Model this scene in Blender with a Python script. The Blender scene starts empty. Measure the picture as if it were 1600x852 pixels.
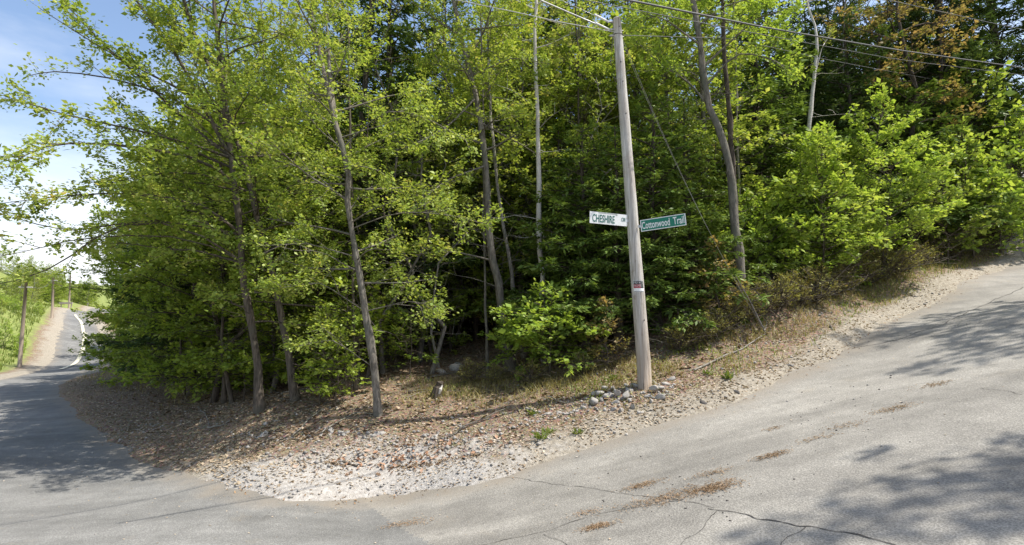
import bpy, math, random
import numpy as np
from mathutils import Vector, noise as mnoise
R = math.radians
sc = bpy.context.scene
col = sc.collection
random.seed(7)
np.random.seed(7)

# ------------------------------------------------------------------ camera, world, sun
CAM_Z, FPX, PITCH = 2.5, 900.0, R(6.5)
cd = bpy.data.cameras.new("camera"); cam = bpy.data.objects.new("camera", cd); col.objects.link(cam)
cam.location = (0, 0, CAM_Z); cam.rotation_euler = (R(90) + PITCH, 0, 0)
cd.sensor_width = 36; cd.lens = 36 * FPX / 1600; cd.clip_end = 3000; cd.clip_start = 0.05
sc.camera = cam
SUN_EL, SUN_AZ = R(60), R(96)          # azimuth measured from +Y towards +X
sc.view_settings.view_transform = 'Standard'; sc.view_settings.look = 'None'
sc.view_settings.gamma = 1; sc.view_settings.exposure = 0.8
w = bpy.data.worlds.new("World"); sc.world = w; w.use_nodes = True
nt = w.node_tree; nt.nodes.clear()
def N(nt, t, **k):
    n = nt.nodes.new(t)
    for a, v in k.items(): setattr(n, a, v)
    return n
out = N(nt, 'ShaderNodeOutputWorld'); bg = N(nt, 'ShaderNodeBackground')
sky = N(nt, 'ShaderNodeTexSky'); sky.sky_type = 'NISHITA'; sky.sun_disc = False
sky.sun_elevation = SUN_EL; sky.sun_rotation = SUN_AZ
sky.air_density = 1.0; sky.dust_density = 1.6; sky.ozone_density = 1.0
tc = N(nt, 'ShaderNodeTexCoord'); mp = N(nt, 'ShaderNodeMapping'); mp.inputs['Scale'].default_value = (1.6, 1.6, 5.0)
mp.inputs['Location'].default_value = (0.3, 0.7, 0.1)
no = N(nt, 'ShaderNodeTexNoise'); no.inputs['Scale'].default_value = 1.3; no.inputs['Detail'].default_value = 7; no.inputs['Roughness'].default_value = 0.55
sep = N(nt, 'ShaderNodeSeparateXYZ')
el = N(nt, 'ShaderNodeMapRange'); el.inputs[1].default_value = 0.02; el.inputs[2].default_value = 0.42; el.inputs[3].default_value = 0.42; el.inputs[4].default_value = -0.12
ad = N(nt, 'ShaderNodeMath', operation='ADD')
rp = N(nt, 'ShaderNodeValToRGB'); rp.color_ramp.elements[0].position = 0.46; rp.color_ramp.elements[1].position = 0.92
rp.color_ramp.elements[1].color = (0.9, 0.9, 0.9, 1)
mx = N(nt, 'ShaderNodeMixRGB'); mx.inputs[2].default_value = (5.6, 5.7, 5.9, 1)
L = nt.links.new
L(tc.outputs['Generated'], mp.inputs[0]); L(mp.outputs[0], no.inputs['Vector']); L(tc.outputs['Generated'], sep.inputs[0])
L(sep.outputs[2], el.inputs[0]); L(no.outputs['Fac'], ad.inputs[0]); L(el.outputs[0], ad.inputs[1]); L(ad.outputs[0], rp.inputs[0])
L(rp.outputs[0], mx.inputs[0]); L(sky.outputs[0], mx.inputs[1]); L(mx.outputs[0], bg.inputs[0]); bg.inputs[1].default_value = 0.14
L(bg.outputs[0], out.inputs[0])
sl = bpy.data.lights.new("sun", 'SUN'); sl.energy = 4.2; sl.angle = R(0.53); sl.color = (1.0, 0.95, 0.87)
so = bpy.data.objects.new("sun", sl); col.objects.link(so)
sd = Vector((math.cos(SUN_EL) * math.sin(SUN_AZ), math.cos(SUN_EL) * math.cos(SUN_AZ), math.sin(SUN_EL)))
so.rotation_euler = sd.to_track_quat('Z', 'Y').to_euler(); so.location = (20, -5, 40)
sc.cycles.max_bounces = 8; sc.cycles.diffuse_bounces = 5; sc.cycles.transmission_bounces = 4; sc.cycles.glossy_bounces = 2
sc.cycles.transparent_max_bounces = 4

# ------------------------------------------------------------------ pixel (1600x852) -> world helpers
CP, SP = math.cos(PITCH), math.sin(PITCH)
def ray(px, py):
    u = (px - 800) / FPX; v = -(py - 426) / FPX
    y = CP - v * SP; z = v * CP + SP
    return u / y, z / y                    # x per depth, z per depth
def at(px, py, d):
    a, b = ray(px, py)
    return np.array((a * d, d, CAM_Z + b * d))

# ------------------------------------------------------------------ the lie of the land
AX, AY = 0.235, 0.053                      # slope of the side road
def on_slope(px, py):
    a, b = ray(px, py)
    d = CAM_Z / (AX * a + AY - b)
    return (a * d, d, AX * a * d + AY * d)
ctrl = []
edge_r = [(500, 787), (600, 780), (700, 766), (800, 745), (870, 715), (950, 690), (1050, 660), (1150, 630), (1200, 602),
          (1280, 570), (1330, 545), (1400, 500), (1470, 470), (1550, 427), (1600, 405)]
edge_r_w = [on_slope(*p) for p in edge_r]
ctrl += edge_r_w[1:]
ctrl += [on_slope(*p) for p in [(900, 852), (1100, 760), (1300, 700), (1300, 852), (1600, 852), (1600, 650), (1500, 520), (1600, 480)]]
def C(px, py, d): ctrl.append(tuple(at(px, py, d)))
edge_l = [(430, 783, 8.7), (350, 766, 9.4), (300, 745, 10.5), (230, 722, 11.9), (165, 690, 14.0), (120, 650, 18.0), (92, 618, 24.0),
          (92, 603, 28.5), (118, 590, 33.0), (152, 572, 40.0)]
edge_l_w = [tuple(at(*p)) for p in edge_l]
ctrl += edge_l_w
for p in [(0, 852, 7.2), (400, 852, 7.0), (0, 700, 13.0), (0, 640, 20.0), (0, 594, 31.0), (60, 580, 40), (84, 560, 48), (98, 530, 60), (101, 491, 78),
          (128, 550, 50), (134, 525, 60), (118, 490, 80), (150, 560, 48), (20, 555, 46), (0, 480, 55), (60, 500, 62), (80, 480, 80), (20, 430, 110),
          (405, 642, 13.0), (465, 640, 13.0), (592, 656, 11.8), (560, 690, 10.9), (470, 690, 11.2), (640, 600, 14.5), (712, 590, 15.6), (730, 560, 17.5),
          (820, 586, 14.8), (1008, 615, 11.0), (900, 640, 10.9), (800, 665, 10.7), (1160, 478, 14.0), (1060, 560, 12.6), (1200, 528, 13.2), (1300, 470, 15.5),
          (1400, 430, 17.5), (1600, 345, 23), (230, 620, 20), (180, 640, 18.5), (290, 650, 15.5), (330, 700, 12.5)]:
    C(*p)
ctrl += [(-30, 60, 5.0), (-15, 40, 3.5), (0, 30, 3.6), (0, 50, 6.5), (12, 35, 7.5), (30, 50, 14), (0, 110, 13), (60, 60, 22), (-60, 130, 14), (60, 140, 26),
         (40, 10, 8.0), (25, 0, 4.0), (12, -10, 1.5), (0, -15, 0), (-15, -10, -0.3), (-20, 5, -0.3), (-40, 20, -0.2), (-60, 30, 2), (-90, 60, 8), (-110, 100, 14),
         (-75, 95, 6.5), (-90, 120, 7.5), (60, -40, 8), (-60, -60, -2), (0, -80, 0), (-200, 100, 24), (-200, 300, 30), (0, 300, 30), (200, 300, 45),
         (250, 50, 45), (200, -100, 20), (-200, -100, 0)]
ctrl = np.array(ctrl)
def tps(r2): return 0.5 * r2 * np.log(r2 + 1e-9)
n = len(ctrl)
P2 = ctrl[:, :2]
D2 = ((P2[:, None] - P2[None]) ** 2).sum(-1)
A = np.zeros((n + 3, n + 3)); A[:n, :n] = tps(D2) + np.eye(n) * 0.4
A[:n, n] = 1; A[:n, n + 1:] = P2; A[n, :n] = 1; A[n + 1:, :n] = P2.T
Wt = np.linalg.solve(A, np.concatenate([ctrl[:, 2], np.zeros(3)]))
def H(x, y):
    x = np.asarray(x, float); y = np.asarray(y, float); sh = x.shape
    x = x.ravel(); y = y.ravel(); o = np.empty_like(x)
    for s in range(0, len(x), 20000):
        e = slice(s, s + 20000)
        d = (x[e, None] - P2[None, :, 0]) ** 2 + (y[e, None] - P2[None, :, 1]) ** 2
        o[e] = tps(d) @ Wt[:n] + Wt[n] + Wt[n + 1] * x[e] + Wt[n + 2] * y[e]
    return o.reshape(sh)
def ground_hit(px, py, lo=3.0, hi=60.0):
    a, b = ray(px, py); ds = np.geomspace(lo, hi, 500)
    g = CAM_Z + b * ds - H(a * ds, ds)
    k = np.argmax(g < 0) if (g < 0).any() else len(ds) - 1
    d = ds[k]; return np.array((a * d, d, float(H(a * d, d))))

# asphalt outline
corner = [(300, 745), (350, 763), (400, 776), (450, 784), (500, 788), (550, 786), (600, 780), (650, 774), (700, 766), (750, 756), (800, 745)]
poly = [p[:2] for p in edge_l_w[:2:-1]] + [tuple(ground_hit(*p)[:2]) for p in corner] + [p[:2] for p in edge_r_w[4:]]
poly += [(24, 27), (45, 50), (52, 46), (30, 22), (17, 10), (11, 3), (9.5, -2), (14, -8), (40, -35), (34, -41), (10, -14.5), (-2, -4.0), (-10.5, 4.5), (-17, 12), (-24, 22)]
poly += [tuple(at(*p)[:2]) for p in [(0, 594, 31.0), (60, 580, 40), (84, 560, 48), (98, 530, 60), (101, 491, 78)]]
poly += [(-80, 110), (-76, 112), tuple(at(135, 491, 80)[:2]), tuple(at(165, 525, 60)[:2]), tuple(at(165, 550, 50)[:2])]
poly = np.array(poly)
def sdist(x, y, pl=poly):
    x = np.asarray(x, float); y = np.asarray(y, float); sh = x.shape; x = x.ravel(); y = y.ravel()
    best = np.full(x.shape, 1e9); ins = np.zeros(x.shape, bool)
    for i in range(len(pl)):
        ax_, ay_ = pl[i]; bx_, by_ = pl[(i + 1) % len(pl)]
        dx, dy = bx_ - ax_, by_ - ay_
        t = np.clip(((x - ax_) * dx + (y - ay_) * dy) / (dx * dx + dy * dy + 1e-12), 0, 1)
        best = np.minimum(best, (x - ax_ - t * dx) ** 2 + (y - ay_ - t * dy) ** 2)
        c = ((ay_ > y) != (by_ > y)) & (x < (bx_ - ax_) * (y - ay_) / ((by_ - ay_) + 1e-12) + ax_)
        ins ^= c
    d = np.sqrt(best); return np.where(ins, -d, d).reshape(sh)
# value noise in numpy
_rt = np.random.RandomState(3).rand(256, 256)
def vn(x, y):
    xi = np.floor(x).astype(int); yi = np.floor(y).astype(int); fx = x - xi; fy = y - yi
    fx = fx * fx * (3 - 2 * fx); fy = fy * fy * (3 - 2 * fy)
    g = lambda a, b: _rt[a % 256, b % 256]
    return (g(xi, yi) * (1 - fx) + g(xi + 1, yi) * fx) * (1 - fy) + (g(xi, yi + 1) * (1 - fx) + g(xi + 1, yi + 1) * fx) * fy - 0.5
def fbm(x, y, s, o=4):
    r = 0; a = 1
    for k in range(o): r = r + a * vn(x * s + 17 * k, y * s + 31 * k); s *= 2.03; a *= 0.5
    return r
def relief(x, y, d):
    near = np.clip(1 - np.hypot(x, y) / 60, 0, 1)
    up = np.clip((d + fbm(x, y, 0.9, 4) * 0.30 * near) * 0.30, -0.16, 0.10)
    n1 = fbm(x, y, 1.3, 4) * 0.05 + (np.abs(fbm(x * .6, y * 1.7, 1.6, 3)) - .2) * -0.09 * np.clip(d - .2, 0, 1) + fbm(x + 50, y, 6.0, 3) * 0.018
    n2 = fbm(x, y, 0.35, 3) * 0.22 * np.clip((d - 1.0) / 3, 0, 1)
    return up + (n1 * np.clip(d / 0.5 + 1, 0.35, 1) + n2) * (0.3 + 0.7 * near)
def G(x, y):
    """ground height with its relief"""
    x = np.asarray(x, float); y = np.asarray(y, float)
    return H(x, y) + relief(x, y, sdist(x, y))
def gz(x, y):
    g_ = float(G(np.array([x]), np.array([y]))[0]); return max(g_, float(H(x, y))) if sdist(np.array([x]), np.array([y]))[0] < .3 else g_

# ------------------------------------------------------------------ object helpers
def tag(o, label=None, cat=None, group=None, kind=None):
    if label: o['label'] = label
    if cat: o['category'] = cat
    if group: o['group'] = group
    if kind: o['kind'] = kind
    return o
def mesh_np(name, v, f, mat, smooth=False):
    """v (n,3); f (m,k) all faces of one arity"""
    me = bpy.data.meshes.new(name); v = np.asarray(v, np.float32); f = np.asarray(f, np.int32)
    me.vertices.add(len(v)); me.vertices.foreach_set('co', v.ravel())
    k = f.shape[1]; me.loops.add(f.size); me.loops.foreach_set('vertex_index', f.ravel())
    me.polygons.add(len(f)); me.polygons.foreach_set('loop_start', np.arange(0, f.size, k, dtype=np.int32))
    if smooth: me.polygons.foreach_set('use_smooth', np.ones(len(f), bool))
    me.update(calc_edges=True)
    if mat: me.materials.append(mat)
    return me
def add(name, me, parent=None, loc=(0, 0, 0), rot=(0, 0, 0), s=1.0):
    o = bpy.data.objects.new(name, me); col.objects.link(o); o.location = [float(q) for q in loc]; o.rotation_euler = rot
    o.scale = (s, s, s) if not hasattr(s, '__len__') else s
    if parent: o.parent = parent
    return o
def empty(name, loc, rz=0, s=1.0):
    o = bpy.data.objects.new(name, None); col.objects.link(o); o.location = [float(q) for q in loc]; o.rotation_euler = (0, 0, rz); o.scale = (s, s, s)
    o.empty_display_size = 0.2
    return o
class MB:
    def __init__(s): s.v = []; s.f = []
    def box(s, c, sz, M=None):
        b = len(s.v)
        for i in range(8):
            p = Vector(((i & 1) - .5, ((i >> 1) & 1) - .5, (i >> 2) - .5)); p = Vector((p.x * sz[0], p.y * sz[1], p.z * sz[2])) + Vector(c)
            if M: p = M @ p
            s.v.append(tuple(p))
        for q in ((0, 2, 3, 1), (4, 5, 7, 6), (0, 1, 5, 4), (2, 6, 7, 3), (0, 4, 6, 2), (1, 3, 7, 5)): s.f.append(tuple(b + i for i in q))
    def tube(s, pts, rad, n=10, cap=True):
        pts = [Vector(p) for p in pts]; b0 = len(s.v)
        rad = rad if hasattr(rad, '__len__') else [rad] * len(pts)
        for i, p in enumerate(pts):
            d = (pts[min(i + 1, len(pts) - 1)] - pts[max(i - 1, 0)]).normalized()
            a = d.cross(Vector((0, 0, 1)) if abs(d.z) < .9 else Vector((0, 1, 0))).normalized(); b = d.cross(a)
            for k in range(n):
                t = 2 * math.pi * k / n; s.v.append(tuple(p + (a * math.cos(t) + b * math.sin(t)) * rad[i]))
        for i in range(len(pts) - 1):
            for k in range(n):
                s.f.append((b0 + i * n + k, b0 + i * n + (k + 1) % n, b0 + (i + 1) * n + (k + 1) % n, b0 + (i + 1) * n + k))
        if cap:
            s.f.append(tuple(b0 + k for k in range(n))); s.f.append(tuple(b0 + (len(pts) - 1) * n + n - 1 - k for k in range(n)))
    def mesh(s, name, mat, smooth=False):
        me = bpy.data.meshes.new(name); me.from_pydata([tuple(float(q) for q in v) for v in s.v], [], s.f); me.update()
        if smooth:
            for p in me.polygons: p.use_smooth = True
        me.materials.append(mat); return me

# ------------------------------------------------------------------ materials
def newmat(name):
    m = bpy.data.materials.new(name); m.use_nodes = True; m.node_tree.nodes.clear(); return m, m.node_tree
def ramp(nt, stops, fac=None, interp='LINEAR'):
    r = N(nt, 'ShaderNodeValToRGB'); cr = r.color_ramp; cr.interpolation = interp
    while len(cr.elements) < len(stops): cr.elements.new(0.5)
    for e, (p, c) in zip(cr.elements, stops): e.position = p; e.color = (*c, 1) if len(c) == 3 else c
    if fac is not None: nt.links.new(fac, r.inputs[0])
    return r
def noisen(nt, scale, detail=4, rough=0.55, vec=None, dist=0):
    t = N(nt, 'ShaderNodeTexNoise'); t.inputs['Scale'].default_value = scale; t.inputs['Detail'].default_value = detail
    t.inputs['Roughness'].default_value = rough; t.inputs['Distortion'].default_value = dist
    if vec is not None: nt.links.new(vec, t.inputs['Vector'])
    return t
def mixc(nt, a, b, fac, mode='MIX'):
    m = N(nt, 'ShaderNodeMixRGB'); m.blend_type = mode
    for i, q in ((0, fac), (1, a), (2, b)):
        if isinstance(q, (int, float)): m.inputs[i].default_value = q
        elif isinstance(q, tuple): m.inputs[i].default_value = (*q, 1)
        else: nt.links.new(q, m.inputs[i])
    return m.outputs[0]
def finish(nt, colr, rough=0.8, bump=None, bs=0.3, bd=0.02, spec=0.3, metal=0):
    p = N(nt, 'ShaderNodeBsdfPrincipled'); o = N(nt, 'ShaderNodeOutputMaterial')
    if isinstance(colr, tuple): p.inputs['Base Color'].default_value = (*colr, 1)
    else: nt.links.new(colr, p.inputs['Base Color'])
    p.inputs['Roughness'].default_value = rough; p.inputs['Specular IOR Level'].default_value = spec; p.inputs['Metallic'].default_value = metal
    if bump is not None:
        b = N(nt, 'ShaderNodeBump'); b.inputs['Strength'].default_value = bs; b.inputs['Distance'].default_value = bd
        nt.links.new(bump, b.inputs['Height']); nt.links.new(b.outputs[0], p.inputs['Normal'])
    nt.links.new(p.outputs[0], o.inputs[0])
def leafmat(name, stops, trans=0.45, clump=1.2, gloss=0.06):
    m, nt = newmat(name); g = N(nt, 'ShaderNodeNewGeometry'); oi = N(nt, 'ShaderNodeObjectInfo'); t = N(nt, 'ShaderNodeTexCoord')
    nz = noisen(nt, clump, 2, 0.5, t.outputs['Object'])
    a = N(nt, 'ShaderNodeMath', operation='MULTIPLY_ADD'); a.inputs[1].default_value = 0.55
    nt.links.new(g.outputs['Random Per Island'], a.inputs[0])
    b = N(nt, 'ShaderNodeMath', operation='MULTIPLY_ADD'); b.inputs[1].default_value = 0.9; b.inputs[2].default_value = -0.3
    nt.links.new(nz.outputs['Fac'], b.inputs[0])
    c = N(nt, 'ShaderNodeMath', operation='MULTIPLY_ADD'); c.inputs[1].default_value = 0.18
    nt.links.new(oi.outputs['Random'], c.inputs[0]); nt.links.new(b.outputs[0], c.inputs[2]); nt.links.new(c.outputs[0], a.inputs[2])
    r = ramp(nt, stops, a.outputs[0])
    d = N(nt, 'ShaderNodeBsdfDiffuse'); tr = N(nt, 'ShaderNodeBsdfTranslucent'); gl = N(nt, 'ShaderNodeBsdfGlossy'); gl.inputs['Roughness'].default_value = 0.45
    gl.inputs['Color'].default_value = (.35, .36, .3, 1)
    nt.links.new(r.outputs[0], d.inputs[0])
    tcol = mixc(nt, r.outputs[0], (1.2, 1.15, 0.6), 1.0, 'MULTIPLY'); nt.links.new(tcol, tr.inputs[0])
    s1 = N(nt, 'ShaderNodeMixShader'); s1.inputs[0].default_value = trans; nt.links.new(d.outputs[0], s1.inputs[1]); nt.links.new(tr.outputs[0], s1.inputs[2])
    s2 = N(nt, 'ShaderNodeMixShader'); s2.inputs[0].default_value = gloss; nt.links.new(s1.outputs[0], s2.inputs[1]); nt.links.new(gl.outputs[0], s2.inputs[2])
    o = N(nt, 'ShaderNodeOutputMaterial'); nt.links.new(s2.outputs[0], o.inputs[0]); return m
def barkmat(name, c1, c2, c3=None, sc_=9, stretch=0.25, band=False):
    m, nt = newmat(name); t = N(nt, 'ShaderNodeTexCoord'); mp = N(nt, 'ShaderNodeMapping')
    mp.inputs['Scale'].default_value = (1, 1, stretch) if not band else (0.5, 0.5, 5)
    nt.links.new(t.outputs['Object'], mp.inputs[0])
    a = noisen(nt, sc_, 6, 0.7, mp.outputs[0], 0.6); b = noisen(nt, 1.3, 3, 0.6, t.outputs['Object'])
    r = ramp(nt, [(0.32, c1), (0.62, c2)] if not band else [(0.30, c1), (0.42, c2), (0.6, c2)], a.outputs['Fac'])
    c = r.outputs[0]
    if c3:
        r2 = ramp(nt, [(0.48, (0, 0, 0)), (0.66, (1, 1, 1))], b.outputs['Fac']); c = mixc(nt, c, c3, r2.outputs[0])
    finish(nt, c, 0.9, a.outputs['Fac'], 0.8, 0.02, 0.15); return m
M = {}
M['bark_brown'] = barkmat('bark_brown', (0.025, 0.02, 0.016), (0.17, 0.14, 0.11), (0.09, 0.085, 0.065), 22, .16)
M['bark_grey'] = barkmat('bark_grey', (0.06, 0.053, 0.043), (0.24, 0.215, 0.18), (0.12, 0.12, 0.095), 16, 0.3)
M['bark_dark'] = barkmat('bark_dark', (0.03, 0.025, 0.02), (0.11, 0.09, 0.07), None, 14)
M['bark_birch'] = barkmat('bark_birch', (0.12, 0.10, 0.08), (0.58, 0.55, 0.50), (0.42, 0.38, 0.33), 5, band=True)
M['bark_pale'] = barkmat('bark_pale', (0.10, 0.09, 0.075), (0.34, 0.31, 0.27), (0.19, 0.19, 0.15), 14, 0.4)
M['leaf_maple'] = leafmat('leaf_maple', [(0.0, (0.140, 0.224, 0.041)), (0.4, (0.280, 0.378, 0.071)), (0.8, (0.446, 0.507, 0.130)), (1.0, (0.561, 0.448, 0.177))])
M['leaf_mid'] = leafmat('leaf_mid', [(0.0, (0.145, 0.218, 0.034)), (0.5, (0.288, 0.391, 0.057)), (1.0, (0.490, 0.529, 0.103))])
M['leaf_lime'] = leafmat('leaf_lime', [(0.0, (0.162, 0.259, 0.038)), (0.45, (0.313, 0.443, 0.076)), (1.0, (0.486, 0.562, 0.140))])
M['leaf_bronze'] = leafmat('leaf_bronze', [(0.0, (0.154, 0.176, 0.044)), (0.45, (0.242, 0.220, 0.077)), (0.75, (0.330, 0.220, 0.110)), (1.0, (0.396, 0.363, 0.143))])
M['leaf_budding'] = leafmat('leaf_budding', [(0.0, (0.156, 0.195, 0.039)), (0.5, (0.286, 0.338, 0.078)), (1.0, (0.442, 0.429, 0.156))])
M['needle'] = leafmat('needle', [(0.0, (0.053, 0.100, 0.022)), (0.5, (0.131, 0.206, 0.044)), (1.0, (0.249, 0.325, 0.075))], 0.25)
M['needle_dark'] = leafmat('needle_dark', [(0.0, (0.031, 0.062, 0.019)), (0.5, (0.069, 0.119, 0.035)), (1.0, (0.138, 0.188, 0.056))], 0.2)
M['needle_blue'] = leafmat('needle_blue', [(0.0, (0.10, 0.16, 0.06)), (0.5, (0.18, 0.26, 0.10)), (1.0, (0.28, 0.36, 0.15))], 0.3)
M['grass'] = leafmat('grass', [(0.0, (0.08, 0.13, 0.02)), (0.5, (0.16, 0.22, 0.04)), (1.0, (0.30, 0.30, 0.09))], 0.35)
M['grass_dry'] = leafmat('grass_dry', [(0.0, (0.165, 0.132, 0.055)), (0.5, (0.286, 0.253, 0.099)), (1.0, (0.440, 0.363, 0.187))], 0.3)
M['scrub'] = leafmat('scrub', [(0.0, (0.162, 0.115, 0.068)), (0.4, (0.230, 0.203, 0.074)), (0.75, (0.297, 0.311, 0.081)), (1.0, (0.378, 0.338, 0.135))], 0.3)
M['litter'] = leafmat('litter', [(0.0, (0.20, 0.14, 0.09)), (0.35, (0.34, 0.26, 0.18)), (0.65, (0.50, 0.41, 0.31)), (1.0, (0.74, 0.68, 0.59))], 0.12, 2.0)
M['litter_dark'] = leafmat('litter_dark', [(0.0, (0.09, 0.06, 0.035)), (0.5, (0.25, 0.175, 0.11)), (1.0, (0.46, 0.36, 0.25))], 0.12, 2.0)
M['rust_needles'] = leafmat('rust_needles', [(0.0, (0.16, 0.09, 0.045)), (0.5, (0.30, 0.17, 0.08)), (1.0, (0.42, 0.29, 0.16))], 0.1)
def stonemat(name, c1, c2, c3):
    m, nt = newmat(name); t = N(nt, 'ShaderNodeTexCoord'); g = N(nt, 'ShaderNodeNewGeometry'); oi = N(nt, 'ShaderNodeObjectInfo')
    a = noisen(nt, 9, 6, 0.7, t.outputs['Object']); r = ramp(nt, [(0.3, c1), (0.55, c2), (0.75, c3)], a.outputs['Fac'])
    q = N(nt, 'ShaderNodeMath', operation='ADD'); nt.links.new(g.outputs['Random Per Island'], q.inputs[0]); nt.links.new(oi.outputs['Random'], q.inputs[1])
    k = N(nt, 'ShaderNodeMath', operation='MULTIPLY_ADD'); k.inputs[1].default_value = 0.28; k.inputs[2].default_value = 0.72; nt.links.new(q.outputs[0], k.inputs[0])
    c = N(nt, 'ShaderNodeMixRGB'); c.blend_type = 'MULTIPLY'; c.inputs[0].default_value = 1; nt.links.new(r.outputs[0], c.inputs[1]); nt.links.new(k.outputs[0], c.inputs[2])
    finish(nt, c.outputs[0], 0.85, a.outputs['Fac'], 0.6, 0.02, 0.25); return m
M['stone'] = stonemat('stone', (0.15, 0.14, 0.125), (0.33, 0.31, 0.28), (0.48, 0.45, 0.40))
M['stone_dark'] = stonemat('stone_dark', (0.05, 0.048, 0.045), (0.11, 0.10, 0.09), (0.20, 0.18, 0.16))
M['stone_pale'] = stonemat('stone_pale', (0.22, 0.20, 0.18), (0.36, 0.335, 0.30), (0.50, 0.475, 0.43))

def asphalt(name, tone, warm):
    m, nt = newmat(name); t = N(nt, 'ShaderNodeTexCoord'); P = t.outputs['Object']
    big = noisen(nt, 0.35, 5, 0.6, P); mid = noisen(nt, 2.2, 5, 0.65, P); fine = N(nt, 'ShaderNodeTexVoronoi'); fine.inputs['Scale'].default_value = 55
    nt.links.new(P, fine.inputs['Vector']); fn = noisen(nt, 120, 2, 0.6, P)
    base = ramp(nt, [(0.25, tuple(tone * q * 0.82 for q in warm)), (0.75, tuple(tone * q * 1.16 for q in warm))], big.outputs['Fac'])
    c = mixc(nt, base.outputs[0], ramp(nt, [(0.3, (0.82,) * 3), (0.7, (1.12,) * 3)], mid.outputs['Fac']).outputs[0], 1.0, 'MULTIPLY')
    c = mixc(nt, c, ramp(nt, [(0.0, (0.35,) * 3), (0.35, (0.9,) * 3), (0.8, (1.6,) * 3)], fine.outputs['Distance']).outputs[0], 0.55, 'MULTIPLY')
    c = mixc(nt, c, ramp(nt, [(0.35, (0.72,) * 3), (0.65, (1.3,) * 3)], fn.outputs['Fac']).outputs[0], 0.8, 'MULTIPLY')
    # sandy dust and brown needle stains
    st = noisen(nt, 0.9, 7, 0.7, P); sr = ramp(nt, [(0.60, (0, 0, 0)), (0.80, (0.7,) * 3)], st.outputs['Fac'])
    c = mixc(nt, c, (0.27, 0.235, 0.18), sr.outputs[0])
    mw = N(nt, 'ShaderNodeMapping'); mw.inputs['Rotation'].default_value = (0, 0, R(48)); mw.inputs['Scale'].default_value = (0.12, 1.1, 1); nt.links.new(P, mw.inputs[0]); wr = noisen(nt, 1.0, 4, .6, mw.outputs[0])
    c = mixc(nt, c, ramp(nt, [(0.38, (0.80,) * 3), (0.62, (1.10,) * 3)], wr.outputs['Fac']).outputs[0], 1.0, 'MULTIPLY')
    ob = noisen(nt, 2.6, 3, .5, P); c = mixc(nt, c, (0.10, 0.095, 0.085), ramp(nt, [(0.68, (0, 0, 0)), (0.76, (0.45,) * 3)], ob.outputs['Fac']).outputs[0])
    # dirt drifted in from the verge
    at_ = N(nt, 'ShaderNodeAttribute'); at_.attribute_name = 'verge'
    vm = N(nt, 'ShaderNodeMath', operation='MULTIPLY'); nt.links.new(at_.outputs['Fac'], vm.inputs[0]); nt.links.new(mid.outputs['Fac'], vm.inputs[1])
    vr = ramp(nt, [(0.22, (0, 0, 0)), (0.55, (0.8,) * 3)], vm.outputs[0]); c = mixc(nt, c, (0.22, 0.19, 0.15), vr.outputs[0])
    finish(nt, c, 0.88, fine.outputs['Distance'], 0.35, 0.01, 0.25); return m
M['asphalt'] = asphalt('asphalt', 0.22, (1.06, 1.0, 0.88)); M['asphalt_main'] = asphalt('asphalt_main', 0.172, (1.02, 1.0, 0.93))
def groundmat():
    m, nt = newmat('soil'); t = N(nt, 'ShaderNodeTexCoord'); P = t.outputs['Object']
    def attr(k):
        a = N(nt, 'ShaderNodeAttribute'); a.attribute_name = k; return a.outputs['Fac']
    a = noisen(nt, 1.7, 7, 0.7, P); b = noisen(nt, 14, 5, 0.7, P); v = N(nt, 'ShaderNodeTexVoronoi'); v.inputs['Scale'].default_value = 26; nt.links.new(P, v.inputs['Vector'])
    lit = ramp(nt, [(0.28, (0.085, 0.06, 0.04)), (0.5, (0.21, 0.155, 0.105)), (0.72, (0.37, 0.29, 0.21))], b.outputs['Fac'])
    lit2 = mixc(nt, lit.outputs[0], mixc(nt, (0.5, 0.5, 0.5), v.outputs['Color'], 0.35), 0.6, 'OVERLAY')
    snd = ramp(nt, [(0.25, (0.17, 0.145, 0.11)), (0.5, (0.30, 0.265, 0.21)), (0.75, (0.45, 0.41, 0.34))], b.outputs['Fac'])
    grv = ramp(nt, [(0.25, (0.22, 0.20, 0.175)), (0.5, (0.38, 0.355, 0.32)), (0.75, (0.52, 0.495, 0.46))], b.outputs['Fac'])
    grs = ramp(nt, [(0.25, (0.11, 0.15, 0.04)), (0.5, (0.20, 0.24, 0.07)), (0.75, (0.31, 0.30, 0.13))], a.outputs['Fac'])
    def blend(c0, c1, k):
        s = N(nt, 'ShaderNodeMath', operation='ADD'); nt.links.new(attr(k), s.inputs[0]); q = N(nt, 'ShaderNodeMath', operation='MULTIPLY_ADD')
        q.inputs[1].default_value = 1.3; q.inputs[2].default_value = -0.65; nt.links.new(a.outputs['Fac'], q.inputs[0]); nt.links.new(q.outputs[0], s.inputs[1])
        return mixc(nt, c0, c1, ramp(nt, [(0.34, (0, 0, 0)), (0.66, (1, 1, 1))], s.outputs[0]).outputs[0])
    c = blend(lit2, snd.outputs[0], 'sand'); c = blend(c, grv.outputs[0], 'gravel'); c = blend(c, grs.outputs[0], 'green')
    finish(nt, c, 0.95, b.outputs['Fac'], 0.9, 0.05, 0.1); return m
M['soil'] = groundmat()

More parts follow.
